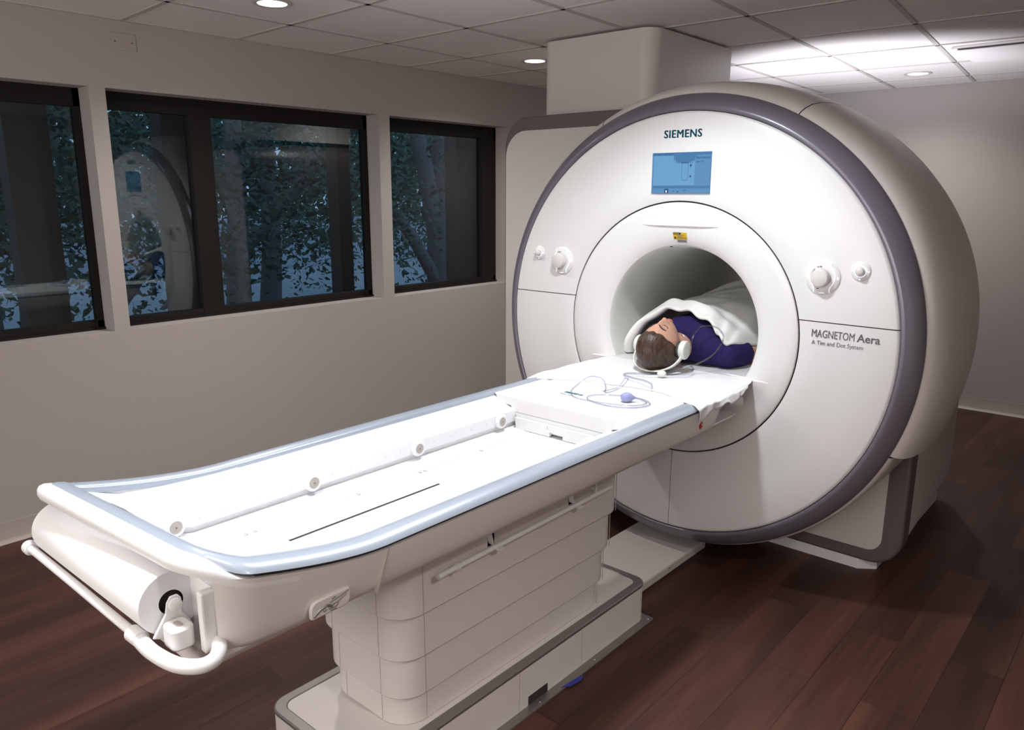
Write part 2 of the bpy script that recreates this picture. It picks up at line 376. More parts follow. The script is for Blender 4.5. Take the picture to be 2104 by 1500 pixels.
def tree(x, y, spec, leaves, label, seed, spread, lm='leaf', zr=(1.2, 4.5), size=0.075):
    rnd = random.Random(seed)
    r = thing('tree', label, 'tree', (x, y, -0.4), 'trees outside the windows')
    bm = bmesh.new()
    for pts, rad in spec:
        tube(catmull([(x+a, y+b, c) for a, b, c in pts], 5), rad, 9, bm, rf=lambda t: 1-0.5*t)
    obj('trunk', bm, 'bark', r, smooth=180)
    bm = bmesh.new()
    cl = [(rnd.gauss(0, spread), rnd.gauss(0, spread), rnd.uniform(*zr)) for _ in range(max(6, leaves//60))]
    for _ in range(leaves):
        c = rnd.choice(cl); p = Vector((min(-3.0, x+c[0]+rnd.gauss(0, 0.28)), y+c[1]+rnd.gauss(0, 0.28), c[2]+rnd.gauss(0, 0.2)))
        d = Vector((rnd.gauss(0, 1), rnd.gauss(0, 1), rnd.gauss(-0.3, 0.7))).normalized(); w = d.orthogonal().normalized()
        w.rotate(Matrix.Rotation(rnd.uniform(0, 6.28), 3, d)); s = size*rnd.uniform(0.6, 1.4)
        q = [p, p+d*s*0.35+w*s*0.24, p+d*s, p+d*s*0.4-w*s*0.24]
        bm.faces.new([bm.verts.new(v) for v in q])
    obj('foliage', bm, lm, r)
    return r
tree(-6.0, 4.35, [([(0, 0.0, -.4), (0, 0, .6), (0.05, -0.05, 1.6), (0.1, 0.1, 3.2)], 0.24), ([(0, -.05, .9), (0.1, -.35, 1.9), (0, -.55, 2.9), (0, -.8, 3.8)], 0.13), ([(0, -.05, .4), (0.1, -.55, 1.0), (0.1, -1.0, 1.55)], 0.10), ([(0, .15, 1.0), (0, .5, 2.0), (0, .6, 3.0)], 0.10)],
     2000, 'grey barked outside tree with forked trunk behind the window nearest the scanner', 3, 0.9, 'leaf2', (0.9, 3.6))
tree(-6.4, 1.55, [([(0, 0, -.4), (0.05, .02, .7), (0, .1, 1.6), (0, .1, 3.5)], 0.16), ([(0, .05, .9), (0.3, .5, 1.5), (.4, .9, 2.1)], 0.07), ([(0, .05, .6), (0.2, -.5, 1.3), (.4, -.9, 1.9)], 0.06)],
     6500, 'dark leafy outside tree behind the middle of the wide window', 5, 1.0, 'leaf', (0.5, 3.2))
tree(-5.0, -0.35, [([(0, 0, -.4), (0.05, .02, .7), (0.1, .0, 1.8), (0, .1, 3.5)], 0.11), ([(0, .0, .6), (0.2, .4, 1.2), (.3, .8, 1.7)], 0.05)],
     5200, 'dark outside tree behind the left end of the wide window', 11, 0.75, 'leaf', (1.0, 3.4))
tree(-4.6, -1.55, [([(0, 0, -.4), (0.0, .05, .7), (0, .1, 1.8), (0, .0, 3.4)], 0.14), ([(0, .3, -.4), (0, .25, 1.0), (0, .35, 3.2)], 0.09)],
     6000, 'tall dark outside tree with two stems behind the window cut by the left edge', 17, 0.7, 'leaf', (0.6, 3.6))
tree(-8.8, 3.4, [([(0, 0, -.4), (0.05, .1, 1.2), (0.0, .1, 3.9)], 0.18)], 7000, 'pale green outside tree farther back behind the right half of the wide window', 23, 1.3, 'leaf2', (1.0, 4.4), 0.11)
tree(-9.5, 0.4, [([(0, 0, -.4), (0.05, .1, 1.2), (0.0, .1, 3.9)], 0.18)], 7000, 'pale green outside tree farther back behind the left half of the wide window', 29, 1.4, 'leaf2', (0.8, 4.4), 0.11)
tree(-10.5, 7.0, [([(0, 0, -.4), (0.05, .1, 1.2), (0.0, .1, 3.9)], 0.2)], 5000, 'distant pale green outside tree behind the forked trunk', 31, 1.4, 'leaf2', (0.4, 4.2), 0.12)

rnd = random.Random(41); bm = bmesh.new()
for _ in range(15000):
    y = rnd.uniform(-6, 17); z = rnd.uniform(0.9, 5.5) if noise.noise(Vector((y*0.9, 0.3, 2))) > -0.32 else rnd.uniform(1.7, 5.5)
    if noise.noise(Vector((y*0.8, z*1.1, 9.0))) < -0.30: continue
    p = Vector((rnd.uniform(-19, -17.4), y, z)); d = Vector((rnd.gauss(0, .6), rnd.gauss(0, 1), rnd.gauss(0, 1))).normalized(); w = d.orthogonal().normalized()
    w.rotate(Matrix.Rotation(rnd.uniform(0, 6.28), 3, d)); q = 0.34*rnd.uniform(0.6, 1.4)
    bm.faces.new([bm.verts.new(v) for v in (p, p+d*q*0.35+w*q*0.3, p+d*q, p+d*q*0.4-w*q*0.3)])
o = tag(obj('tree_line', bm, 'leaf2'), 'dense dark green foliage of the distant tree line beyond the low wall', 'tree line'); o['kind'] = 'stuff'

# ------------------------------------------------------------------ ceiling fittings
def downlight(x, y, label, power, col, size=0.05, spread=150, blend=0.9, group='recessed ceiling downlights'):
    t = thing('ceiling_downlight', label, 'ceiling light', (x, y, H), group)
    obj('trim_ring', turn([(0.062, -0.001), (0.085, -0.001), (0.088, 0.004), (0.083, 0.008), (0.064, 0.006), (0.062, -0.001)], (x, y, H), (0, 0, -1), 40, caps=False), 'tee', t, smooth=40)
    obj('diffuser', turn([(0.0, 0.002), (0.063, 0.002), (0.063, 0.004), (0.0, 0.005)], (x, y, H), (0, 0, -1), 40), 'lamp', t)
    ld = bpy.data.lights.new('downlight_lamp', 'SPOT'); ld.energy = power; ld.color = col; ld.shadow_soft_size = size
    ld.spot_size = radians(spread); ld.spot_blend = blend
    lo = bpy.data.objects.new('downlight_lamp', ld); C.objects.link(lo); lo.location = (x, y, H-0.02); attach(lo, t)
    return t
downlight(-1.558, -0.862, 'lit round ceiling downlight above the wide window, at the top edge of the photo', POW['left'], WARM)
downlight(-1.635, 1.029, 'lit round ceiling downlight just left of the white duct chase', POW['left'], WARM)
downlight(0.036, 3.11, 'lit round ceiling downlight at right, beyond the scanner near the back wall', POW['rear'], WARM)
downlight(0.20, -0.80, 'lit round ceiling downlight over the patient end of the table, out of frame', POW['table'], COOL, 0.07, 132, 0.6)
downlight(0.28, -2.30, 'lit round ceiling downlight over the head end of the table, out of frame', POW['table']*1.12, COOL, 0.07, 92, 0.7)
downlight(-1.55, -3.0, 'lit round ceiling downlight in the left row, behind the photographer', POW['near'], WARM)
downlight(2.35, -1.75, 'lit round ceiling downlight in the right row, above the photographer', POW['right'], WARM, 0.09, 125, 0.8)
t = thing('wall_plate', 'blank beige cover plate with two screws, high on the left wall above the wide window', 'wall plate', (XW, -1.15, 2.33))
obj('plate', bx(XW, XW+0.006, -1.205, -1.085, 2.295, 2.375), 'base', t, bevel=0.002)
for y in (-1.185, -1.105): obj('screw', cyl((XW+0.006, y, 2.335), (XW+0.0075, y, 2.335), 0.004, 10), 'greytext', t)
t = thing('ceiling_vent', 'flat ceiling air vent with a dark slot, at the right edge of the photo', 'vent', (0.75, 2.4, H))
obj('vent_panel', bx(0.46, 1.06, 2.205, 2.72, H-0.022, H-0.016), 'ceil', t, bevel=0.002)
obj('vent_frame', bx(0.44, 1.08, 2.17, 2.74, H-0.014, H-0.002), 'ceil', t)
obj('slot', bx(0.47, 1.06, 2.172, 2.204, H-0.0165, H-0.0145), 'black', t)

# ------------------------------------------------------------------ the scanner
SC = thing('mri_scanner', 'large white round-faced scanner with a blue grey ring around its open bore', 'MRI scanner', (0, 0.6, 0))
def face_ring(r0, r1): return lathe_y([(r0, 0.012), (r0, 0.006), (r0+0.004, 0.0032), (0.62, 0.0012), (0.75, 0.0), (r1-0.012, 0.0), (r1-0.003, 0.004), (r1, 0.012)], n=192)
SPLIT = 1.165
b = cut(face_ring(0.5385, 0.8915), (0, 0, SPLIT+0.0018), (0, 0, -1)); obj('front_cover', b, 'white', SC, smooth=50)
b = cut(face_ring(0.5385, 0.8915), (0, 0, SPLIT-0.0018), (0, 0, 1)); cut(b, (0.0195, 0, 0), (1, 0, 0)); obj('lower_front_cover', b, 'white', SC, smooth=50)
b = cut(face_ring(0.5385, 0.8915), (0, 0, SPLIT-0.0018), (0, 0, 1)); cut(b, (0.0215, 0, 0), (-1, 0, 0)); obj('lower_front_cover', b, 'white', SC, smooth=50)
obj('cover_backing', lathe_y([(0.515, 0.022), (0.515, 0.014), (0.905, 0.014), (0.905, 0.028)], n=96), 'gap', SC)
obj('bezel_ring', lathe_y([(0.8935, 0.016), (0.8945, 0.004), (0.90, 0.0005), (0.912, 0.004), (0.932, 0.018), (0.950, 0.036), (0.961, 0.052), (0.9635, 0.060), (0.955, 0.066)], n=192), 'bezel', SC, smooth=60)
# funnel into the bore
FP = [(0.532, 0.012), (0.532, 0.0062), (0.528, 0.0034), (0.50, 0.0045), (0.46, 0.0075), (0.42, 0.0145), (0.39, 0.0235), (0.37, 0.033), (0.3565, 0.0445)]
obj('bore_funnel', lathe_y(FP, n=160), 'white', SC, smooth=60)
obj('bore_tube', lathe_y([(0.3578, 0.0445), (0.3558, 0.0462), (0.350, 0.060), (0.3455, 0.080), (0.3425, 0.11), (0.3405, 0.16), (0.340, 0.30), (0.340, 1.25), (0.37, 1.5), (0.40, 1.62), (0.42, 1.64)], n=128), 'bore', SC, smooth=60)
# flat lower filler of the funnel, below the table shelf
LED = 0.9
b = lathe_y([(0.0, 0.0075), (0.526, 0.0075), (0.526, 0.40), (0.0, 0.40)], n=160); cut(b, (0, 0, LED), (0, 0, 1))
ee = [e for e in b.edges if e.is_boundary]; bmesh.ops.holes_fill(b, edges=ee, sides=0)
bs = b.copy(); cut(b, (0, 0, 0.702), (0, 0, -1)); cut(bs, (0, 0, 0.700), (0, 0, 1))
obj('table_shelf', b, 'white', SC, smooth=40, bevel=0.004); obj('lower_shelf_cover', bs, 'white', SC, smooth=40)
# shallow overhang above the bore where the positioning laser shines out
def lip():
    bm = bmesh.new(); N = 24; rows = []
    def fy(x, z):
        r = sqrt(x*x+(z-ZC)**2); P = FP[2:]
        for (r0, y0), (r1, y1) in zip(P, P[1:]):
            if r1 <= r <= r0: return y0+(y1-y0)*(r0-r)/(r0-r1)
        return P[0][1] if r > P[0][0] else P[-1][1]
    for i in range(N+1):
        s = -1+2*i/N; x = 0.178*s; z0 = 1.500; k = max(0, 1-abs(s)**4); row = []
        for q in range(6):
            tt = q/5; z = z0+0.028*(1-tt); row.append(bm.verts.new((x, fy(x, z)-0.0006-0.007*k*tt*tt, z)))
        row.append(bm.verts.new((x*0.995, fy(x, z0)+0.001, z0-0.0012)))
        for q in range(7):
            xx = x*(1-0.22*q/6); zb = z0-0.04; z = z0-0.002+(zb-z0+0.002)*q/6; yf = 0.0125+0.0105*(z0-z)/0.04; yy = fy(xx, z); kk = sstep(1.0, 0.75, abs(s))*(1-(q/6)**4)
            row.append(bm.verts.new((xx, yy+0.001+(min(yf, yy)-yy)*kk, z)))
        row.append(bm.verts.new((xx, fy(xx, zb-0.006)+0.002, zb-0.006)))
        rows.append(row)
    for A, B in zip(rows, rows[1:]):
        for j in range(len(A)-1): bm.faces.new((A[j], B[j], B[j+1], A[j+1]))
    bmesh.ops.recalc_face_normals(bm, faces=bm.faces); return bm
obj('laser_lip', lip(), 'white', SC, smooth=35)
# body shells
UP = [(0.962, 0.064), (0.975, 0.072), (0.992, 0.095), (1.008, 0.135), (1.019, 0.19), (1.026, 0.26), (1.030, 0.33), (1.031, 0.45), (1.026, 0.55), (1.012, 0.66), (0.988, 0.80), (0.945, 1.0), (0.90, 1.2), (0.855, 1.4), (0.80, 1.58), (0.74, 1.64), (0.42, 1.645)]
LP = [(0.962, 0.064), (0.970, 0.072), (0.977, 0.10), (0.980, 0.16), (0.982, 0.5), (0.97, 0.8), (0.93, 1.1), (0.85, 1.4), (0.74, 1.64), (0.42, 1.645)]
obj('top_shell', lathe_y(UP, 62.9, 117, 64), 'panel', SC, smooth=60)
obj('side_shell', lathe_y(UP, -23.2, 62.65, 96), 'panel', SC, smooth=60)
obj('side_shell', lathe_y(UP, 117.25, 203.2, 96), 'panel', SC, smooth=60)
obj('belly_shell', lathe_y(LP, 203.6, 336.4, 128), 'panel', SC, smooth=60)
obj('shell_backing', lathe_y([(0.94, 0.07), (0.985, 0.14), (1.008, 0.3), (1.008, 0.5), (0.96, 0.8), (0.85, 1.3)], -22.0, 202.0, 96), 'gap', SC, smooth=60)
# foot blocks, right and left, behind the round front
for s in (1, -1):
    X = lambda x: s*x
    poly = rrect(0.30, 0.865, 0.05, 0.66, (0.0, 0.0, 0.0, 0.13), 10)
    if s < 0: poly = [(-x, z) for x, z in poly][::-1]
    b = prism_y(poly, 0.5, 1.66, taper=lambda x, z: (s*(0.30+(abs(x)-0.30)*0.885), z))
    fb = obj('foot_block', b, 'speckle', SC, smooth=40)
    poly = rrect(0.30, 0.868, 0.047, 0.655, (0.0, 0.0, 0.0, 0.133), 10)
    if s < 0: poly = [(-x, z) for x, z in poly][::-1]
    obj('foot_frame', prism_y(poly, 0.492, 0.60), 'bezel2', fb, smooth=40, bevel=0.012, bseg=3)
    poly = rrect(0.31, 0.788, 0.108, 0.635, (0.0, 0.0, 0.0, 0.062), 10)
    if s < 0: poly = [(-x, z) for x, z in poly][::-1]
    obj('foot_panel', prism_y(poly, 0.487, 0.50), 'speckle', fb, smooth=40)
    pl = [(s*0.25, 0.50), (s*0.70, 0.50), (s*0.765, 0.55), (s*0.765, 1.6), (s*0.25, 1.6)]
    obj('foot_plate', prism_z(pl if s > 0 else pl[::-1], 0.0, 0.05), 'white', fb)
# tall cabinet at the scanner's left
cp = rrect(-1.235, -0.46, 0.05, 2.018, (0.0, 0.16, 0.05, 0.0), 12)
cab = obj('side_cabinet', prism_y(cp, 0.302, 1.45), 'bezel2', SC, smooth=40, bevel=0.006)
cp = rrect(-1.222, -0.465, 0.07, 1.948, (0.0, 0.135, 0.04, 0.0), 12)
obj('cabinet_panel', prism_y(cp, 0.294, 0.31), 'speckle', cab, smooth=40, bevel=0.002)
# added uplight, an invented fixture on the scanner's rear to brighten the ceiling
lp = obj('fill_uplight', turn([(0.05, 0), (0.075, 0.10), (0.07, 0.10), (0.045, 0.01), (0, 0.01)], (-0.15, 1.96, 1.20), (0, 0.42, 1), 28), 'white', SC, smooth=40)
obj('fill_uplight_arm', tube([(-0.15, 1.645, 1.10), (-0.15, 1.80, 1.12), (-0.15, 1.955, 1.20)], 0.018, 12), 'white', lp, smooth=40)
ld = bpy.data.lights.new('fill_uplight_spot', 'SPOT'); ld.energy = POW['up']*10; ld.color = (0.90, 0.90, 1.0); ld.spot_size = radians(105); ld.spot_blend = 0.8; ld.shadow_soft_size = 0.05
lo = bpy.data.objects.new('fill_uplight_spot', ld); C.objects.link(lo); lo.location = (-0.15, 2.01, 1.32); lo.rotation_euler = (pi+0.40*-1, 0, 0); attach(lo, lp)
# lettering
mk = text('maker_lettering', 'SIEMENS', 'teal', SC, (-0.0885, -0.0004, 1.853), 0.0435, width=0.169, spacing=1.10)
bm = bmesh.new(); sx = mk.scale[0]
for dx, dz in ((-0.0014, 0), (-0.0007, 0.0005), (0, 0), (0.0007, -0.0005), (0.0014, 0)):
    n0 = len(bm.verts); bm.from_mesh(mk.data); bm.verts.ensure_lookup_table(); bmesh.ops.translate(bm, verts=bm.verts[n0:], vec=(dx/sx, dz, 0))
bm.to_mesh(mk.data); bm.free()
text('model_lettering', 'MAGNETOM', 'greytext', SC, (0.581, -0.0004, 1.108), 0.041, width=0.155)
text('model_lettering', 'Aera', 'greytext', SC, (0.7475, -0.0004, 1.108), 0.041, width=0.080, bold=0.0007)
text('motto_lettering', 'A Tim and Dot System', 'palegrey', SC, (0.585, -0.0004, 1.080), 0.0225, width=0.186)
# screen
scr = obj('display_screen', bx(-0.1365, 0.1315, -0.0022, 0.006, 1.6305, 1.7945), 'screen', SC)
bm = bmesh.new(); y = -0.0026
def rect(bm, x0, x1, z0, z1, yy=y):
    bm.faces.new([bm.verts.new(v) for v in ((x0, yy, z0), (x1, yy, z0), (x1, yy, z1), (x0, yy, z1))])
rect(bm, -0.130, 0.060, 1.664, 1.782); obj('screen_image', bm, 'screen_lt', scr)
bm = bmesh.new(); rect(bm, -0.130, 0.131, 1.652, 1.662); rect(bm, -0.135, 0.131, 1.7835, 1.793, y)
v = [(-0.032, 1.7835), (0.061, 1.7835), (0.058, 1.762), (0.03, 1.752), (0.0, 1.752), (-0.025, 1.758), (-0.031, 1.765)]
bm.faces.new([bm.verts.new((a, y-0.0003, c)) for a, c in v]); obj('screen_bar', bm, 'screen_md', scr)
bm = bmesh.new(); w = 0.0011
for x0, x1, z0, z1 in ((-0.036, -0.034, 1.762, 1.7835), (0.0, 0.030, 1.754, 1.756), (0.002, 0.002+w, 1.683, 1.754), (0.030, 0.030+w, 1.683, 1.754), (0.002, 0.031, 1.683, 1.683+w), (0.062, 0.062+w, 1.765, 1.780),
        (-0.074, -0.056, 1.632, 1.650), (0.012, 0.027, 1.6435, 1.6455), (-0.036, -0.028, 1.640, 1.642), (-0.017, -0.009, 1.637, 1.640), (-0.1365, 0.1315, 1.6305, 1.6315), (-0.1365, -0.1355, 1.6305, 1.7945), (0.1305, 0.1315, 1.6305, 1.7945), (-0.1365, 0.1315, 1.7935, 1.7945)): rect(bm, x0, x1, z0, z1, y-0.0005)
for zz, sg in ((1.740, 1), (1.702, -1)):
    rect(bm, 0.0405, 0.0435, zz-0.006, zz+0.004, y-0.0005)
    tri = [(0.036, zz+sg*0.001), (0.048, zz+sg*0.001), (0.042, zz+sg*0.008)]
    bm.faces.new([bm.verts.new((a, y-0.0005, c)) for a, c in (tri if sg > 0 else tri[::-1])])
for k in range(9):
    a0, a1 = pi*k/9, pi*(k+1)/9
    for rr in (0.046,):
        p = [(0.014+rr*cos(a), 1.762-0.011*sin(a)) for a in (a0, a1)]; p += [(q[0], q[1]-0.0012) for q in p[::-1]]
        bm.faces.new([bm.verts.new((a, y-0.0006, c)) for a, c in p])
obj('screen_graphics', bm, 'screen_dk', scr)
text('screen_text', 'No patient registered', 'screen_dk', scr, (-0.131, y-0.0004, 1.7855), 0.0085, width=0.086, extrude=0.0002)
text('screen_text', 'Isocenter', 'screen_dk', scr, (0.066, y-0.0004, 1.768), 0.0155, width=0.062, extrude=0.0002)
text('screen_text', 'Spine 22', 'screen_dk', scr, (0.066, y-0.0004, 1.754), 0.0085, width=0.030, extrude=0.0002)
text('screen_text', 'II', 'ring_light', scr, (-0.069, y-0.0009, 1.634), 0.015, extrude=0.0002)
# caution label on the funnel
def funnel_pt(x, z, lift=0.001):
    r = sqrt(x*x+(z-ZC)**2); P = FP[2:]; yy = P[-1][1]
    for (r0, y0), (r1, y1) in zip(P, P[1:]):
        if r1 <= r <= r0: yy = y0+(y1-y0)*(r0-r)/(r0-r1)
    return Vector((x, yy-lift, z))
def decal(name, x0, x1, z0, z1, m, lift, par=SC):
    bm = bmesh.new(); N = 6; g = [[bm.verts.new(funnel_pt(x0+(x1-x0)*i/N, z0+(z1-z0)*j/N, lift)) for i in range(N+1)] for j in range(N+1)]
    for j in range(N):
        for i in range(N): bm.faces.new((g[j][i], g[j][i+1], g[j+1][i+1], g[j+1][i]))
    return obj(name, bm, m, par, smooth=180)
lb = decal('caution_label', -0.035, 0.028, 1.4425, 1.4720, 'yellow', 0.0015)
decal('label_band', -0.035, 0.001, 1.4630, 1.4718, 'black', 0.0022, lb); decal('label_symbol', -0.031, -0.023, 1.4460, 1.4540, 'black', 0.0022, lb)
for k, (a, c) in enumerate(((-0.017, 0.015), (-0.017, 0.005), (-0.017, 0.023))): decal('label_print', a, c, 1.4590-0.0052*k, 1.4610-0.0052*k, 'greytext', 0.0022, lb)
decal('label_notice', -0.020, 0.024, 1.4305, 1.4415, 'palegrey', 0.0012, lb)
for k in range(2): decal('label_print', -0.017, 0.020, 1.4335+0.004*k, 1.4348+0.004*k, 'greytext', 0.002, lb)
text('label_text', 'CAUTION', 'yellow', lb, (-0.0325, 0.0068, 1.4650), 0.0070, width=0.030, extrude=0.0002)
obj('sensor_slot', bx(-0.066, -0.057, 0.052, 0.064, 1.4080, 1.4110), 'black', SC)
# control panels
def control(x, z, R, big, label=None):
    c = obj('control_panel', turn([(R, 0.0), (R, 0.004), (R-0.003, 0.007), (R*0.6, 0.009), (0, 0.009)], (x, 0.002, z), (0, -1, 0), 48), 'white', SC, smooth=40)
    k = R*(0.52 if big else 0.44); hh = 0.034 if big else 0.022
    obj('knob', turn([(k, 0.012), (k*1.03, hh*0.75), (k*0.93, hh), (k*0.8, hh+0.002), (0, hh+0.0035)], (x-0.004 if big else x, 0.0, z), (0, -1, 0), 40), 'panel', c, smooth=40)
    if big:
        for s in (-1, 1):
            pts = [(x+s*R*v, -0.0072 if abs(w) < 0.7 else -0.0060, z+R*w) for v, w in ((0.50, 0.84), (0.47, 0.62), (0.62, 0.38), (0.72, 0.1), (0.70, -0.15), (0.58, -0.4), (0.45, -0.62), (0.46, -0.86))]
            obj('light_strip', tube(catmull(pts, 5), 0.0013, 8), 'ring_light', c, smooth=180)
        obj('dial_scale', tube([(x-0.004+k*1.17*cos(a), -0.0078, z+k*1.17*sin(a)) for a in [radians(130+8*q) for q in range(14)]], 0.0011, 6), 'greytext', c, smooth=180)
        for q in ((x-0.022, x-0.014, z+R*0.60, z+R*0.60+0.002), (x-0.011, x-0.006, z+R*0.60, z+R*0.60+0.004), (x-0.018, x-0.010, z-R*0.66, z-R*0.66+0.003)): obj('dial_mark', bx(q[0], q[1], -0.0092, -0.006, q[2], q[3]), 'greytext', c)
        for q in ((x-0.010, x+0.010, z-R*0.90, z-R*0.90+0.002), (x-R*0.86-0.003, x-R*0.86+0.003, z-0.004, z+0.004), (x+R*0.86-0.003, x+R*0.86+0.003, z-0.004, z+0.004)): obj('backlit_icon', bx(q[0], q[1], -0.0066, -0.004, q[2], q[3]), 'ring_light', c)
    else:
        obj('light_ring', tube([(x+k*1.3*cos(a), -0.0068, z+k*1.3*sin(a)) for a in [2*pi*q/40 for q in range(40)]], 0.0016, 8, closed=True), 'ring_light', c, smooth=180)
        for a in (0, pi/2, pi, 3*pi/2):
            cx, cz = x+R*0.82*cos(a), z+R*0.82*sin(a); obj('backlit_icon', bx(cx-0.0022, cx+0.0022, -0.0072, -0.005, cz-0.0022, cz+0.0022), 'ring_light', c)
    return c
control(0.606, 1.331, 0.064, True); control(-0.604, 1.322, 0.064, True)
control(0.737, 1.362, 0.035, False); control(-0.741, 1.352, 0.033, False)

# cover plate on the floor between the pedestal and the scanner
t = thing('floor_duct_cover', 'low flat white duct cover on the floor between table pedestal and scanner', 'duct cover', (-0.08, -0.12, 0))
obj('cover', bx(-0.255, 0.095, -0.468, 0.235, 0.0, 0.042), 'panel', t, bevel=0.008, bseg=3)
for y in (-0.10, 0.21): obj('screw', cyl((0.095, y, 0.026), (0.0962, y, 0.026), 0.004, 10), 'greytext', t)

# ------------------------------------------------------------------ patient table
TB = thing('patient_table', 'long white patient table with blue grey rim on a stepped pedestal', 'patient table', (0, -1.15, 0))
def yend(x): return 0.07*x           # slight skew of the head end
def rimz(y): t = max(0, (-1.90-y)/0.42); return 0.890+0.074*t**1.6
A_, R_ = 0.372, 0.125
def plan(y_end=-0.03):
    """U path: far side from the bore to the head end, round, back along the near side"""
    a = A_; ye = -2.335; pts = []
    def half(s, r):
        h = []
        for y in (y_end, -0.06, -0.12, -0.2, -0.3): h.append((-a+(0.10*sstep(-0.35, 0.0, y)), y))
        for k in range(1, 27): h.append((-a, -0.3+(-1.9+0.3)*k/26))
        yc = ye+r
        for k in range(1, 9): h.append((-a+0.010*(k/8)**2, -1.9+(yc+1.9)*k/8))
        for k in range(1, 15):
            q = pi/2*k/15; h.append((-a+0.010+r*(1-cos(q)), yc-r*sin(q)))
        return [(-s*x, y) for x, y in h]
    F = half(-1, 0.075); N_ = half(1, 0.125)
    x0 = -a+0.010+0.075; x1 = a-0.010-0.125
    P = F+[(x0+(x1-x0)*k/12, ye) for k in range(13)]+N_[::-1]
    return [(x, y+(yend(x)*sstep(-1.7, -2.2, y)), rimz(y)) for x, y in P]
path = plan()
rimp = [(-0.062, -0.010), (-0.060, -0.003), (-0.054, 0.0), (-0.038, 0.0025), (-0.022, 0.001), (-0.010, -0.004), (-0.002, -0.011), (0.001, -0.0165), (-0.004, -0.019), (-0.06, -0.019)]
SIGN = 1    # sweep(): outward side of this path
seg = [i for i, p in enumerate(path) if p[1] > -1.918]
h0 = max(i for i in seg if path[i][0] < 0); h1 = min(i for i in seg if path[i][0] > 0)
def headk(i): return sstep(-2.235, -2.325, path[i][1]-yend(path[i][0]))
def sw(a, b, prof):
    return sweep(path[a:b+1], lambda i: [(SIGN*u, w) for u, w in (prof(i+a) if callable(prof) else prof)])
def rimf(i):
    k = headk(i); return [(u if u < -0.03 else u*(1-k)+(-0.026)*k, w if u < -0.03 else w*(1-k*0.3)) for u, w in rimp]
rim = obj('rim', sw(0, h0, rimp), 'rim', TB, smooth=60)
obj('rim', sw(h1, len(path)-1, rimp), 'rim', TB, smooth=60)
obj('head_rim', sw(h0, h1, rimf), 'rim', TB, smooth=60)
# the shadow line under the rim, then the side hull and the head bar
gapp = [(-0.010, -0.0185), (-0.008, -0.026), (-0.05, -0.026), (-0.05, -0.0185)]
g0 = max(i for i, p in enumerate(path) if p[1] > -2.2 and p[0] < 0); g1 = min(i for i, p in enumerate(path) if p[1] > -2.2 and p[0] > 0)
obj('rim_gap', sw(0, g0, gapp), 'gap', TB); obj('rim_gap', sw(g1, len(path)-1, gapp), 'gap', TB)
def side(s, part, name, z0=0.765):
    pts = [p for p in path if p[0]*s > 0 and p[1] >= -2.275 and abs(p[0]) > 0.2]
    pts.sort(key=lambda p: p[1])
    k = min(range(len(pts)), key=lambda q: abs(pts[q][1]+1.9)); pts = pts[:k+1] if part == 0 else pts[k:]
    if s < 0: pts = pts[::-1]
    def prof(i):
        d = z0-pts[i][2]
        return [(SIGN*u, h) for u, h in ((0.0, -0.026), (-0.001, -0.045), (-0.006, d*0.75), (-0.012, d+0.016), (-0.018, d+0.004), (-0.028, d), (-0.05, d), (-0.05, -0.026))]
    return obj(name, sweep(pts, prof), 'panel', TB, smooth=50)
for s in (1, -1):
    side(s, 0, 'head_side_panel'); side(s, 1, 'side_panel')
hb0 = max(i for i, p in enumerate(path) if p[1] > -2.13 and p[0] < 0); hb1 = min(i for i, p in enumerate(path) if p[1] > -2.13 and p[0] > 0)
bar_a = [(-0.006, -0.026), (-0.0015, -0.027), (-0.0005, -0.030), (-0.0005, -0.036), (-0.001, -0.046), (-0.004, -0.056), (-0.03, -0.060), (-0.045, -0.056), (-0.045, -0.026)]
bar_b = [(-0.027, 0.0015), (-0.010, 0.0015), (-0.001, -0.002), (0.003, -0.009), (0.0035, -0.020), (0.000, -0.029), (-0.018, -0.034), (-0.045, -0.031), (-0.045, -0.010)]
def barf(i):
    k = headk(i); return [(a[0]*(1-k)+b[0]*k, a[1]*(1-k)+b[1]*k) for a, b in zip(bar_a, bar_b)]
obj('head_bar', sw(hb0, hb1, barf), 'white', TB, smooth=50)
# inside trough (far and near slopes, bed floor, end slope)
trp = [(-0.311, 0.876), (-0.303, 0.874), (-0.27, 0.862), (-0.232, 0.846), (-0.212, 0.842), (-0.204, 0.838), (-0.203, 0.797), (-0.214, 0.795), (-0.214, 0.779), (-0.195, 0.775), (-0.15, 0.7735), (-0.145, 0.7715)]
full = trp + [(-x, z) for x, z in trp[::-1]]
bm = bmesh.new(); rows = []
for y in (-0.30, -0.9, -1.5, -2.05, -2.12, -2.16, -2.20, -2.225, -2.242):
    k = sstep(-2.08, -2.245, y); rows.append([bm.verts.new((x*(1-0.0*k), y+yend(x)*k, z+(rimz(y)-0.014-z)*k)) for x, z in full])
for A, B in zip(rows, rows[1:]):
    for j in range(len(full)-1): bm.faces.new((A[j], A[j+1], B[j+1], B[j]))
bmesh.ops.recalc_face_normals(bm, faces=bm.faces); obj('bed_tub', bm, 'tub', TB, smooth=35)
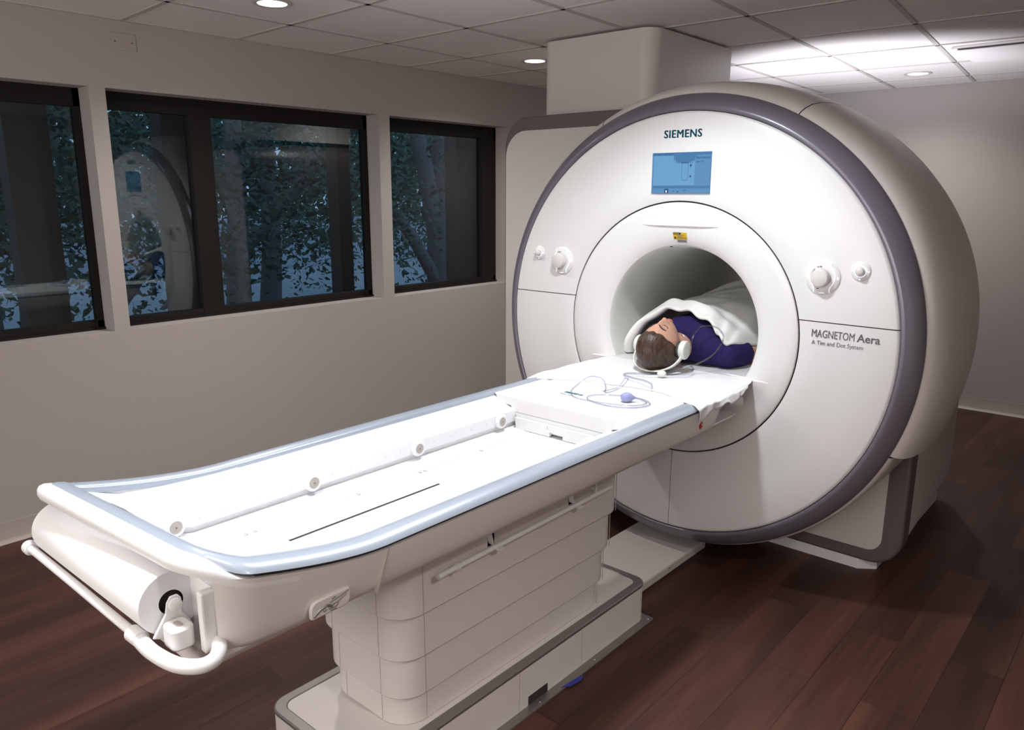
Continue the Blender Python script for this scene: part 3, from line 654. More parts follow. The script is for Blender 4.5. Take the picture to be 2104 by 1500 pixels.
# joins from tub edge to the raised rim at the head end
for s in (-1, 1):
    bm = bmesh.new(); A = []; B = []
    for k in range(13):
        y = -1.86-0.39*k/12; A.append(bm.verts.new((s*0.311, y, rimz(y)-0.009))); B.append(bm.verts.new((s*0.3095, y, 0.8755)))
    for k in range(12): bm.faces.new((A[k], A[k+1], B[k+1], B[k]))
    obj('end_cheek', bm, 'tub', TB, smooth=60)
for y in (-2.100, -1.694, -1.288, -0.882):
    r = obj('roller', turn([(0.0, 0.0), (0.0235, 0.0), (0.0265, 0.004), (0.0265, 0.014), (0.024, 0.017), (0.0165, 0.0175), (0.0160, 0.0155), (0.0, 0.0155)], (-0.206, y, 0.815), (1, 0, 0), 36), 'tub', TB, smooth=40)
    obj('roller_hub', turn([(0.0, 0.0), (0.0158, 0.0), (0.0158, 0.002), (0.004, 0.002), (0.004, 0.0032), (0, 0.0032)], (-0.1905, y, 0.815), (1, 0, 0), 28), 'base', r, smooth=40)
    obj('roller_pin', cyl((-0.1874, y, 0.815), (-0.1866, y, 0.815), 0.0016, 10), 'black', r)
    r2 = copy_tree(r, TB); r2.rotation_euler = (0, 0, pi); r2.location = (0, 2*y, 0)
for i, y in enumerate((-2.16, -2.03, -1.96, -1.86, -1.76, -1.62, -1.55, -1.42, -1.36, -1.21, -1.13, -1.03, -0.95, -0.84)): obj('rail_screw', turn([(0.0045, 0), (0.004, 0.0012), (0, 0.0014)], (-0.2035, y, 0.818), (1, 0, 0), 12), 'white', TB)
obj('bed_slot', bx(0.0, 0.008, -1.905, -1.385, 0.7713, 0.7722), 'black', TB)
bm = bmesh.new(); box(bm, -0.1202, -0.1192, -2.05, -0.80, 0.7713, 0.7718); obj('bed_line', bm, 'palegrey', TB)
for y in (-1.96, -1.935, -1.60, -1.36, -1.34, -1.08):
    for pts in (((-0.117, y), (-0.105, y-0.005), (-0.105, y+0.005)),):
        obj('bed_mark', tube([(a, c, 0.7722) for a, c in pts], 0.0006, 4, closed=True), 'greytext', TB)
# underside
obj('underside_pan', prism_x([(-2.27, 0.7705), (-2.27, 0.764), (-0.12, 0.764), (-0.05, 0.7705)], -0.335, 0.335), 'panel', TB)
obj('underside_box', bx(-0.27, 0.275, -2.285, -1.2, 0.712, 0.769), 'panel', TB, bevel=0.006)
obj('head_bulkhead', bx(-0.325, 0.325, -2.262, -2.25, 0.77, 0.90), 'white', TB)
# paper roll fittings
bm = bmesh.new(); prism_x([(-2.350, 0.800), (-2.318, 0.785), (-2.270, 0.800), (-2.290, 0.835), (-2.288, 0.863), (-2.296, 0.873), (-2.310, 0.873), (-2.318, 0.861), (-2.322, 0.840)], 0.228, 0.234, bm); obj('roll_bracket', bm, 'white', TB, bevel=0.003)
bm = bmesh.new(); prism_x([(-2.34, 0.785), (-2.30, 0.775), (-2.25, 0.80), (-2.25, 0.835), (-2.29, 0.86), (-2.31, 0.86)], -0.375, -0.366, bm); obj('roll_bracket', bm, 'white', TB, bevel=0.003)
obj('roll_axle_cap', turn([(0.013, 0), (0.013, 0.006), (0.010, 0.008), (0, 0.0085)], (0.233, -2.303, 0.855), (1, 0, 0), 24), 'white', TB, smooth=40)
obj('bracket_block', prism_z(rrect(0.236, 0.288, -2.335, -2.29, 0.014), 0.785, 0.828), 'white', TB, smooth=40, bevel=0.004)
obj('block_slot', prism_z(rrect(0.250, 0.274, -2.319, -2.306, 0.006), 0.8275, 0.8288), 'base', TB)
bm = bmesh.new(); box(bm, 0.298, 0.318, -2.29, -2.262, 0.775, 0.90); obj('end_strut', bm, 'white', TB, bevel=0.004)
pts = [(-0.385, -2.366, 0.795), (-0.1, -2.363, 0.795), (0.17, -2.360, 0.793), (0.20, -2.359, 0.792)]
obj('paper_guide_bar', tube(pts, 0.0095, 14), 'white', TB, smooth=60)
obj('guide_bar_clamp', cyl((0.165, -2.361, 0.793), (0.205, -2.359, 0.792), 0.0165, 20), 'white', TB, smooth=40, bevel=0.003)
obj('guide_bar_clamp', cyl((-0.397, -2.366, 0.795), (-0.372, -2.366, 0.795), 0.0165, 20), 'white', TB, smooth=40, bevel=0.003)
obj('push_handle', tube(catmull([(0.19, -2.360, 0.792), (0.25, -2.360, 0.786), (0.31, -2.345, 0.779), (0.343, -2.318, 0.776), (0.349, -2.292, 0.778), (0.335, -2.272, 0.784), (0.315, -2.262, 0.792)], 8), 0.0145, 18), 'white', TB, smooth=60)
# emblem plate on the hull, red button, latch
em = obj('emblem_plate', prism_x(rrect(-2.092, -1.992, 0.776, 0.815, (0.006, 0.018, 0.006, 0.018)), 0.362, 0.3715), 'panel', TB, smooth=40, bevel=0.003)
bm = bmesh.new()
for pts, rr in (([(-2.086, 0.783), (-2.070, 0.793), (-2.052, 0.797), (-2.040, 0.790)], 0.0032), ([(-2.062, 0.787), (-2.056, 0.789)], 0.003), ([(-2.046, 0.800), (-2.02, 0.804), (-1.998, 0.810)], 0.0018),
                ([(-2.050, 0.791), (-2.025, 0.795), (-2.004, 0.803)], 0.0018), ([(-2.048, 0.786), (-2.030, 0.786), (-2.024, 0.792)], 0.0018), ([(-2.040, 0.806), (-2.030, 0.808)], 0.0018), ([(-2.045, 0.781), (-2.030, 0.781)], 0.0016)):
    tube([(0.3712, a, c) for a, c in pts], rr, 8, bm)
obj('emblem', bm, 'steel', em, smooth=60)
obj('release_button', turn([(0.016, 0), (0.016, 0.005), (0.011, 0.008), (0, 0.0085)], (0.362, -0.425, 0.812), (1, 0, 0), 24), 'red', TB, smooth=40)
obj('button_mark', turn([(0.003, 0), (0.003, 0.001), (0, 0.001)], (0.3705, -0.423, 0.814), (1, 0, 0), 10), 'white', TB)
obj('button_recess', turn([(0.024, 0), (0.023, 0.002), (0.019, 0.0025), (0.0, 0.0025)], (0.3605, -0.425, 0.808), (1, 0, 0), 28), 'panel', TB, smooth=40)
obj('strap_roller', cyl((0.335, -0.13, 0.838), (0.372, -0.10, 0.838), 0.018, 20), 'white', TB, smooth=40, bevel=0.003)
# joints in the hull
obj('hull_joint', prism_x([(-1.8865, 0.864), (-1.884, 0.864), (-1.920, 0.768), (-1.9225, 0.768)], 0.3600, 0.3726), 'base', TB)
# pedestal
PX = -0.015
tiers = [(0.208, -1.718, -0.652, 0.516, 0.764), (0.196, -1.706, -0.668, 0.380, 0.524), (0.184, -1.694, -0.686, 0.252, 0.388), (0.172, -1.682, -0.704, 0.158, 0.260)]
for w, y0, y1, z0, z1 in tiers:
    b = prism_z(rrect(PX-w, PX+w, y0, y1, 0.085, 8), z0, z1); tr = obj('pedestal_tier', b, 'panel', TB, smooth=40, bevel=0.004)
    for yy in (y0+0.088, y1-0.05): obj('tier_joint', bx( PX+w-0.001, PX+w+0.0006, yy, yy+0.0022, z0+0.004, z1-0.002), 'base', tr)
    for xx in (PX-w+0.09, PX+w-0.09): obj('tier_joint', bx(xx, xx+0.0022, y0-0.0006, y0+0.001, z0+0.004, z1-0.002), 'base', tr)
bp = rrect(-0.238, 0.208, -1.865, -0.475, 0.055, 8)
base = obj('pedestal_base', prism_z(bp, 0.006, 0.158), 'panel', TB, smooth=40)
def ring_prism(o, i, z0, z1):
    bm = bmesh.new(); n = len(o)
    V = [[bm.verts.new((x, y, z)) for x, y in q] for q, z in ((o, z0), (o, z1), (i, z1), (i, z0))]
    for a in range(4):
        for k in range(n): bm.faces.new((V[a][k], V[a][(k+1) % n], V[(a+1) % 4][(k+1) % n], V[(a+1) % 4][k]))
    bmesh.ops.recalc_face_normals(bm, faces=bm.faces); return bm
obj('base_trim', ring_prism(rrect(-0.240, 0.210, -1.867, -0.473, 0.056, 8), rrect(-0.205, 0.175, -1.832, -0.508, 0.035, 8), 0.146, 0.1605), 'steel', TB, smooth=40, bevel=0.005)
fp = obj('base_floor_plate', prism_z(rrect(-0.262, 0.240, -1.90, -0.470, 0.012), 0.0, 0.006), 'steel', TB)
for x, y in ((0.225, -0.49), (0.225, -0.85), (0.225, -1.16), (0.225, -1.5)): obj('plate_screw', turn([(0.004, 0), (0.003, 0.002), (0, 0.0025)], (x, y, 0.006), (0, 0, 1), 10), 'chrome', fp)
obj('base_notch', bx(0.2078, 0.2086, -1.20, -1.10, 0.006, 0.038), 'gap', TB)
for yy in (-1.245, -0.91): obj('base_joint', bx(0.2075, 0.2085, yy, yy+0.002, 0.006, 0.146), 'base', TB)
tag(obj('tape_piece', prism_z([(0.232, -1.055), (0.252, -1.03), (0.258, -0.975), (0.247, -0.95), (0.238, -0.99)], 0.0062, 0.0072), 'blue'), 'small scrap of blue tape on the metal floor plate beside the pedestal base', 'tape')
# side rod on the pedestal
rod = obj('accessory_rod', tube([(0.222, -1.60, 0.626), (0.222, -1.56, 0.628), (0.222, -0.78, 0.640)], 0.0078, 14), 'white', TB, smooth=60)
obj('rod_collar', cyl((0.222, -1.535, 0.628), (0.222, -1.522, 0.628), 0.0115, 16), 'white', rod, smooth=40)
for y, z in ((-1.36, 0.632), (-0.97, 0.638)):
    bm = bmesh.new(); box(bm, 0.189, 0.224, y-0.011, y+0.011, z-0.0125, z-0.0085); box(bm, 0.189, 0.193, y-0.016, y+0.016, z-0.012, z+0.045); box(bm, 0.219, 0.233, y-0.007, y+0.02, z-0.013, z-0.010)
    prism_x([(y-0.016, z+0.045), (y-0.006, z+0.0), (y-0.010, z+0.0), (y-0.022, z+0.045)], 0.191, 0.212, bm)
    obj('rod_clip', bm, 'white', rod, bevel=0.0015)
bm = bmesh.new(); tube([(0.192, -0.83, 0.70), (0.205, -0.845, 0.665), (0.222, -0.87, 0.642)], 0.004, 8, bm); box(bm, 0.189, 0.205, -0.86, -0.80, 0.648, 0.656); obj('rod_hook', bm, 'white', rod, smooth=40)

# sliding tabletop with its coil unit
tt = thing('sliding_tabletop', 'long white sliding tabletop reaching from the table into the bore, under the sheet', 'tabletop', (0, 0.3, 0.85))
obj('board', prism_y([(-0.285, 0.8875), (-0.27, 0.870), (-0.2, 0.852), (0.2, 0.852), (0.27, 0.870), (0.285, 0.8875)], -0.40, 1.5), 'tub', tt, bevel=0.004)
cu = thing('coil_unit', 'white coil unit with teal lettering bridging the table in front of the sheet', 'coil', (0, -0.62, 0.77))
pr = [(-0.312, 0.888), (-0.285, 0.857), (-0.228, 0.851), (-0.222, 0.832), (-0.205, 0.826), (-0.196, 0.778)]
pr = pr + [(-x, z) for x, z in pr[::-1]]
obj('coil_body', prism_y(pr, -0.795, -0.4005), 'tub', cu, bevel=0.005)
obj('coil_skirt', prism_y([(-0.195, 0.815), (-0.19, 0.7735), (-0.03, 0.7735), (-0.03, 0.79), (0.03, 0.79), (0.03, 0.7735), (0.19, 0.7735), (0.195, 0.815)], -0.808, -0.796), 'tub', cu)
for a in ((-0.04, -0.039, -0.8088, -0.808, 0.80, 0.812), (-0.222, 0.222, -0.7958, -0.7948, 0.8305, 0.8318)): obj('coil_seam', bx(*a), 'palegrey', cu)
text('maker_lettering', 'SIEMENS', 'teal', cu, (-0.115, -0.615, 0.8885), 0.022, rot=(0, 0, 0), width=0.085, bold=0.0008, extrude=0.0003)
text('model_lettering', 'Spine 32', 'palegrey', cu, (-0.115, -0.640, 0.8885), 0.012, rot=(0, 0, 0), width=0.05, extrude=0.0003)
obj('coil_mark', prism_z([(-0.29, -0.50), (-0.27, -0.50), (-0.27, -0.488), (-0.29, -0.488)], 0.8882, 0.8886), 'palegrey', cu)

# paper roll
RL = thing('paper_roll', 'thick roll of white exam paper hung under the head end of the table', 'paper roll', (-0.07, -2.335, 0.855))
p0, p1 = Vector((-0.365, -2.300, 0.836)), Vector((0.219, -2.303, 0.854))
obj('paper', turn([(0.024, 0), (0.062, 0), (0.0645, 0.003), (0.0645, (p1-p0).length-0.003), (0.062, (p1-p0).length), (0.024, (p1-p0).length)], p0, p1-p0, 56, caps=False), 'sheet', RL, smooth=40)
obj('core', cyl(p0+(p1-p0)*0.01, p1-(p1-p0)*0.02, 0.0235, 24), 'gap', RL, smooth=40)

# ------------------------------------------------------------------ linen
def wrink(x, y, s=1.0, seed=0):
    return noise.noise(Vector((x*6+seed, y*6, seed*1.7)))*0.6 + noise.noise(Vector((x*15+seed, y*13, 3.1)))*0.3
def sheet_mesh():
    bm = bmesh.new(); NU, NV = 120, 90; g = []
    fr = [(0.0, -0.36, -0.545), (0.10, -0.28, -0.49), (0.22, -0.19, -0.43), (0.38, -0.06, -0.405), (0.50, 0.04, -0.38), (0.62, 0.145, -0.375), (0.73, 0.215, -0.395), (0.86, 0.31, -0.455), (1.0, 0.384, -0.482)]
    def front(u):
        for (a, x0, y0), (b, x1, y1) in zip(fr, fr[1:]):
            if a <= u <= b: k = (u-a)/(b-a); k = k*k*(3-2*k)*0.4+k*0.6; return x0+(x1-x0)*k, y0+(y1-y0)*k
        return fr[-1][1:]
    for j in range(NV+1):
        v = j/NV; row = []
        for i in range(NU+1):
            u = i/NU; xf, yf = front(u)
            xb = -0.30+0.60*u; yb = 0.42
            k = v**0.9
            x = xf+(xb-xf)*sstep(0.3, 1.0, k); y = yf+(yb-yf)*k
            fl = sstep(0.0, 0.09, v)
            z = 0.8965+fl*(0.005*abs(wrink(x, y, 1, 4))+0.006*wrink(x*0.6, y*1.5, 1, 9)*(1-v)+0.014*max(0, noise.noise(Vector((x*5, 1.3, 0.2))))*exp(-v*9))
            d = x-0.305
            if d > 0: z -= 0.010*sstep(0.02, 0.08, d)-0.008*noise.noise(Vector((y*20, x*8, 6.0)))*sstep(0.0, 0.05, d)
            z += 0.010*max(0, noise.noise(Vector((y*26+x*6, x*3, 8.0))))*sstep(0.12, 0.30, x)*fl
            z -= 0.0065*sstep(0.05, 0.0, v)
            z = max(z, (0.8945-0.005*sstep(0.045, 0.0, v)) if d <= 0 else 0.8935-0.010*sstep(0.055, 0.08, d))
            row.append(bm.verts.new((x, y, z)))
        g.append(row)
    for j in range(NV):
        for i in range(NU): bm.faces.new((g[j][i], g[j][i+1], g[j+1][i+1], g[j+1][i]))
    # hem that hangs down along the near side
    E_ = [r[-1] for r in g]; prev = [v for v in E_]
    for step in range(5):
        cur = []
        for j, v in enumerate(prev):
            y = v.co.y; t = j/NV
            L = (0.0085*exp(-((y+0.470)/0.035)**2)+0.0048)*sstep(-0.02, -0.22, y)*(1+0.8*noise.noise(Vector((y*22, 7.7, 1.0))))
            wob = 0.012*noise.noise(Vector((y*26+step*0.15, 2.2, 4.0)))
            cur.append(bm.verts.new((v.co.x+(0.0015+wob*0.35)*sstep(-0.02, -0.2, y), y+0.003*sin(y*60), v.co.z-L)))
        for a in range(NV): bm.faces.new((prev[a], cur[a], cur[a+1], prev[a+1]))
        prev = cur
    bmesh.ops.recalc_face_normals(bm, faces=bm.faces); return bm
sh = tag(obj('bed_sheet', sheet_mesh(), 'sheet', smooth=180), 'rumpled white bed sheet under the patient, its corner hanging over the table rim', 'sheet')
so = sh.modifiers.new('thick', 'SOLIDIFY'); so.thickness = 0.0025; so.offset = 0

def blanket_mesh():
    bm = bmesh.new(); NU, NV = 110, 100; g = []
    # the opening runs from the far shoulder over the chest, then back along the near arm
    ed = catmull([(-0.315, 0.11, 0.915), (-0.29, 0.09, 0.985), (-0.235, 0.13, 1.065), (-0.16, 0.185, 1.118), (-0.08, 0.175, 1.128), (0.0, 0.145, 1.124), (0.07, 0.115, 1.112), (0.125, 0.115, 1.085), (0.162, 0.110, 1.050), (0.192, 0.105, 1.022), (0.214, 0.135, 1.006), (0.240, 0.255, 0.992), (0.268, 0.36, 0.955), (0.290, 0.40, 0.918)], 10)
    def edge(t): q = t*(len(ed)-1); i = min(int(q), len(ed)-2); return ed[i].lerp(ed[i+1], q-i)
    for j in range(NV+1):
        v = j/NV; row = []
        for i in range(NU+1):
            s = -1+2*i/NU; e = edge(i/NU)
            y = e.y+(1.42-e.y)*v
            Hh = 0.250+0.055*sstep(0.2, 0.7, v); w = 0.30-0.012*v; px = -0.03+0.03*v
            a = s*pi/2; xa = px+w*(abs(sin(a))**0.92)*(1 if s > 0 else -1)
            zt = max(0.0, cos(a))**0.72; za = 0.905+Hh*zt
            k = sstep(0.0, 0.24, v); x = e.x+(xa-e.x)*k; z = e.z+(za-e.z)*k
            z += 0.034*exp(-((v-0.05)/0.04)**2)*(0.25+0.75*zt)
            z += 0.012*wrink(x*0.8, y*0.7+x*0.8, 1, 2)*zt*sstep(0, 0.1, v) + 0.008*noise.noise(Vector((x*9-y*10, x*5, 1.0)))*(0.3+zt)
            z += 0.006*sin(s*24+y*6)*exp(-v*9)*(0.25+0.75*zt)
            lim = 0.331
            rr = sqrt(x*x+(z-ZC)**2)
            if rr > lim and y > 0.2: x *= lim/rr; z = ZC+(z-ZC)*lim/rr
            z = max(z, 0.908)
            row.append(bm.verts.new((x, y, z)))
        g.append(row)
    for j in range(NV):
        for i in range(NU): bm.faces.new((g[j][i], g[j][i+1], g[j+1][i+1], g[j+1][i]))
    # turned-back hem along the opening
    prev = g[0]
    for q, (dy, dz) in enumerate(((-0.006, -0.004), (-0.005, -0.012), (0.006, -0.018), (0.03, -0.016))):
        cur = [bm.verts.new((v.co.x*(0.985-0.01*q), g[0][i].co.y+dy, max(0.906, g[0][i].co.z+dz*(0.5+0.5*noise.noise(Vector((i*0.15, q*0.1, 5.0))))))) for i, v in enumerate(prev)]
        for a in range(NU): bm.faces.new((prev[a], prev[a+1], cur[a+1], cur[a]))
        prev = cur
    bmesh.ops.recalc_face_normals(bm, faces=bm.faces); return bm
bl = tag(obj('blanket', blanket_mesh(), 'blanket', smooth=180), 'white blanket drawn over the patient from chest to feet inside the bore', 'blanket')
so = bl.modifiers.new('thick', 'SOLIDIFY'); so.thickness = 0.004; so.offset = 1

# ------------------------------------------------------------------ the patient
HC = Vector((-0.012, -0.085, 1.003)); HR, HF, HU = 0.078, 0.098, 0.123     # head centre, half breadth, half depth, half height
def g2(a, b, s): return exp(-((a/s)**2+(b/s)**2))
def head_pt(d, grow=0.0, detail=True):
    r, f, u = d
    R = Vector((r*HR, f*HF, u*HU))
    if u < 0:
        k = -u; R.x *= 1-0.30*k**1.4; 
        if f < 0: R.y *= 1-0.25*k
    # flatter face plane and temples
    if f > 0: R.y *= 1-0.06*abs(r)**2; R.x *= 1-0.08*f
    if u > 0.2: R.z *= 1-0.04*f
    R *= 1+grow
    if detail and f > 0:
        R.y -= 0.012*(g2(r-0.36, u-0.10, 0.20)+g2(r+0.36, u-0.10, 0.20))                # eye sockets
        R.y += 0.0055*(g2(r-0.36, u-0.08, 0.13)+g2(r+0.36, u-0.08, 0.13))               # lids
        R.y += 0.006*exp(-((u-0.30)/0.10)**2)*exp(-(r/0.55)**2)                          # brow
        nz = exp(-(r/0.17)**2)*(exp(-((u+0.21)/0.13)**2)*0.022+0.013*exp(-((u-0.02)/0.15)**2)); R.y += nz      # nose
        R.y += 0.008*(g2(r-0.15, u+0.24, 0.09)+g2(r+0.15, u+0.24, 0.09))                # nostrils
        R.y += 0.012*exp(-(r/0.30)**2)*(exp(-((u+0.50)/0.06)**2)+exp(-((u+0.62)/0.06)**2)) # lips
        R.y -= 0.004*exp(-(r/0.32)**2)*exp(-((u+0.56)/0.035)**2)
        R.y += 0.024*exp(-(r/0.36)**2)*exp(-((u+0.84)/0.17)**2)+0.010*exp(-(r/0.4)**2)*exp(-((u+0.55)/0.2)**2)                          # chin
        R.y += 0.004*(g2(r-0.5, u+0.15, 0.25)+g2(r+0.5, u+0.15, 0.25))                   # cheeks
    return HC + Vector((R.x, -R.z, R.y))      # crown towards -y, face towards +z
def skin_chain(bm, chains):
    """round tapered limbs as closed tubes of rings with hemispherical ends"""
    for pts, n in chains:
        P = catmull([p[:3] for p in pts], n); RR = catmull([(p[3], p[4] if len(p) > 4 else p[3], 0) for p in pts], n)
        rows = []; N = len(P); K = 20
        for i, p in enumerate(P):
            t = (P[min(i+1, N-1)]-P[max(i-1, 0)]).normalized(); u = Vector((1, 0, 0)) if abs(t.x) < 0.8 else Vector((0, 1, 0))
            u = (u-u.dot(t)*t).normalized(); v = t.cross(u)
            rows.append([bm.verts.new(p+RR[i].x*cos(2*pi*k/K)*u+RR[i].y*sin(2*pi*k/K)*v) for k in range(K)])
        for A, B in zip(rows, rows[1:]):
            for k in range(K): bm.faces.new((A[k], A[(k+1) % K], B[(k+1) % K], B[k]))
        bm.faces.new(rows[0][::-1]); bm.faces.new(rows[-1])
def arm(s):
    return ([(s*0.162, 0.10, 0.960, 0.028), (s*0.174, 0.13, 0.958, 0.042), (s*0.192, 0.18, 0.955, 0.044), (s*0.222, 0.30, 0.951, 0.043), (s*0.242, 0.42, 0.946, 0.041), (s*0.240, 0.52, 0.945, 0.040), (s*0.215, 0.62, 0.945, 0.034), (s*0.20, 0.68, 0.944, 0.028, 0.022), (s*0.195, 0.74, 0.942, 0.040, 0.018), (s*0.19, 0.78, 0.940, 0.038, 0.014)], 5)
def shoulder(s): return ([(s*0.05, 0.135, 0.982, 0.058), (s*0.12, 0.14, 0.970, 0.050), (s*0.175, 0.15, 0.960, 0.040)], 4)
PE = thing('person', 'dark-haired person in navy shirt lying face up with headphones, head towards the table', 'person', (0, 0.5, 0.905))
bm = bmesh.new()
r = bmesh.ops.create_icosphere(bm, subdivisions=6, radius=1)
for v in r['verts']: d = v.co.normalized(); v.co = head_pt((d.x, d.y, d.z))
skin_chain(bm, [([(-0.012, -0.045, 0.985, 0.052), (-0.010, 0.03, 0.985, 0.054, 0.056), (-0.004, 0.09, 0.980, 0.062, 0.058), (0.0, 0.13, 0.985, 0.09, 0.06)], 4),
    ([(0, 0.11, 0.982, 0.09, 0.05), (0, 0.15, 0.992, 0.155, 0.072), (0, 0.25, 1.0, 0.165, 0.085), (0, 0.40, 0.998, 0.155, 0.082), (0, 0.55, 0.995, 0.15, 0.082), (0, 0.68, 0.992, 0.168, 0.085), (0, 0.78, 0.99, 0.165, 0.08)], 5),
    arm(1), arm(-1), shoulder(1), shoulder(-1)])
for s in (-1, 1):
    skin_chain(bm, [([(s*0.085, 0.74, 0.985, 0.08), (s*0.10, 0.95, 1.00, 0.075), (s*0.105, 1.13, 1.01, 0.056), (s*0.105, 1.3, 0.985, 0.05), (s*0.105, 1.45, 0.965, 0.040), (s*0.105, 1.52, 0.958, 0.036)], 5)])
    skin_chain(bm, [([(s*0.105, 1.50, 0.950, 0.036, 0.036), (s*0.11, 1.53, 0.99, 0.038, 0.034), (s*0.12, 1.545, 1.05, 0.040, 0.022), (s*0.125, 1.55, 1.10, 0.035, 0.014)], 4)])
    for q in range(5):        # fingers and thumb, hidden under the blanket but complete
        fx = s*(0.190+(-0.028+0.0175*q)); L = (0.058, 0.074, 0.080, 0.074, 0.058)[q]
        if q == 0: skin_chain(bm, [([(s*0.158, 0.735, 0.944, 0.011), (s*0.140, 0.765, 0.940, 0.010), (s*0.132, 0.795, 0.934, 0.008)], 4)])
        else: skin_chain(bm, [([(fx, 0.765, 0.940, 0.0095), (fx, 0.78+L*0.5, 0.943, 0.0088), (fx, 0.78+L, 0.935, 0.0072)], 4)])
body = obj('body', bm, 'skin', PE, smooth=180)
rm = body.modifiers.new('fuse', 'REMESH'); rm.mode = 'VOXEL'; rm.voxel_size = 0.0035; rm.use_smooth_shade = True
sm = body.modifiers.new('soften', 'SMOOTH'); sm.factor = 0.5; sm.iterations = 4
# shirt: chest and short sleeves, a little larger than the body
bm = bmesh.new()
skin_chain(bm, [([(0.0, 0.072, 0.985, 0.082, 0.070), (0, 0.10, 0.988, 0.125, 0.078), (0, 0.15, 0.998, 0.165, 0.098), (0, 0.22, 1.002, 0.172, 0.105), (0, 0.35, 1.002, 0.165, 0.105), (0, 0.50, 1.0, 0.160, 0.098), (0, 0.62, 0.995, 0.165, 0.09)], 6)])
for s in (1, -1):
    skin_chain(bm, [([(s*0.06, 0.135, 0.982, 0.078), (s*0.115, 0.142, 0.976, 0.074), (s*0.165, 0.150, 0.964, 0.063), (s*0.195, 0.155, 0.958, 0.050)], 5), ([(s*0.165, 0.092, 0.962, 0.036), (s*0.174, 0.120, 0.961, 0.055), (s*0.188, 0.160, 0.957, 0.060), (s*0.204, 0.205, 0.955, 0.058), (s*0.216, 0.245, 0.954, 0.056)], 6)])
shirt = obj('shirt', bm, 'shirt', PE, smooth=180)
rm = shirt.modifiers.new('fuse', 'REMESH'); rm.mode = 'VOXEL'; rm.voxel_size = 0.006; rm.use_smooth_shade = True
sm = shirt.modifiers.new('soften', 'SMOOTH'); sm.factor = 0.5; sm.iterations = 16
tx = bpy.data.textures.new('cloth_folds', 'CLOUDS'); tx.noise_scale = 0.07
dm = shirt.modifiers.new('folds', 'DISPLACE'); dm.texture = tx; dm.strength = 0.012; dm.mid_level = 0.5
# hair cap
bm = bmesh.new(); r = bmesh.ops.create_icosphere(bm, subdivisions=6, radius=1)
kill = []
for v in r['verts']:
    d = v.co.normalized(); s = 0.92*d.z-0.80*d.y+0.02+0.03*sin(d.x*14)
    if d.z < -0.55: s = min(s, -0.1)
    v.co = d
    if s < 0: kill.append(v); continue
    gr = 0.02+0.075*sstep(0, 0.25, s)
    st = noise.noise(Vector((d.x*34, d.z*2.2-d.y*2.2, 3)))*0.016*sstep(0, 0.2, s)
    q = head_pt((d.x, d.y, d.z), gr+st, False); v.co = q
bmesh.ops.delete(bm, geom=kill, context='VERTS')
hair = obj('hair', bm, 'hair', PE, smooth=180)
so = hair.modifiers.new('thick', 'SOLIDIFY'); so.thickness = 0.008; so.offset = -1
def face_curve(pts, lift, n=6):
    out = []
    for r, u in pts:
        f = sqrt(max(0.02, 1-r*r-u*u)); p = head_pt((r, f, u)); out.append(p+Vector((0, 0, lift)))
    return catmull(out, n)
for s in (-1, 1):
    obj('eyebrow', tube(face_curve([(s*0.14, 0.30), (s*0.30, 0.345), (s*0.46, 0.34), (s*0.58, 0.27)], 0.0006), 0.0032, 8, rf=lambda t: 0.5+1.0*t*(1-t)*2), 'brow', PE, smooth=180)
    obj('eyelash', tube(face_curve([(s*0.22, 0.055), (s*0.30, 0.015), (s*0.40, 0.012), (s*0.52, 0.065)], 0.0004), 0.0016, 8), 'brow', PE, smooth=180)
    # ear
    e = HC+Vector((s*(HR-0.002), 0.005, -0.004)); bm = bmesh.new(); bmesh.ops.create_uvsphere(bm, u_segments=16, v_segments=10, radius=1)
    for v in bm.verts: v.co = e+Vector((v.co.x*0.010, v.co.y*0.030, v.co.z*0.018))
    obj('ear', bm, 'skin', PE, smooth=180)
for u0, nm in ((-0.505, 'upper_lip'), (-0.605, 'lower_lip')):
    obj(nm, tube(face_curve([(-0.24, -0.55), (-0.10, u0), (0.0, u0-0.01), (0.10, u0), (0.24, -0.55)], -0.0022), 0.0058, 10, rf=lambda t: 0.35+1.5*t*(1-t)*1.8), 'lip', PE, smooth=180)
obj('necklace', tube(catmull([(-0.045, 0.035, 1.02), (-0.02, 0.042, 1.042), (0.012, 0.045, 1.043), (0.036, 0.040, 1.022), (0.047, 0.034, 0.995)], 8), 0.0017, 8), 'chrome', PE, smooth=180)

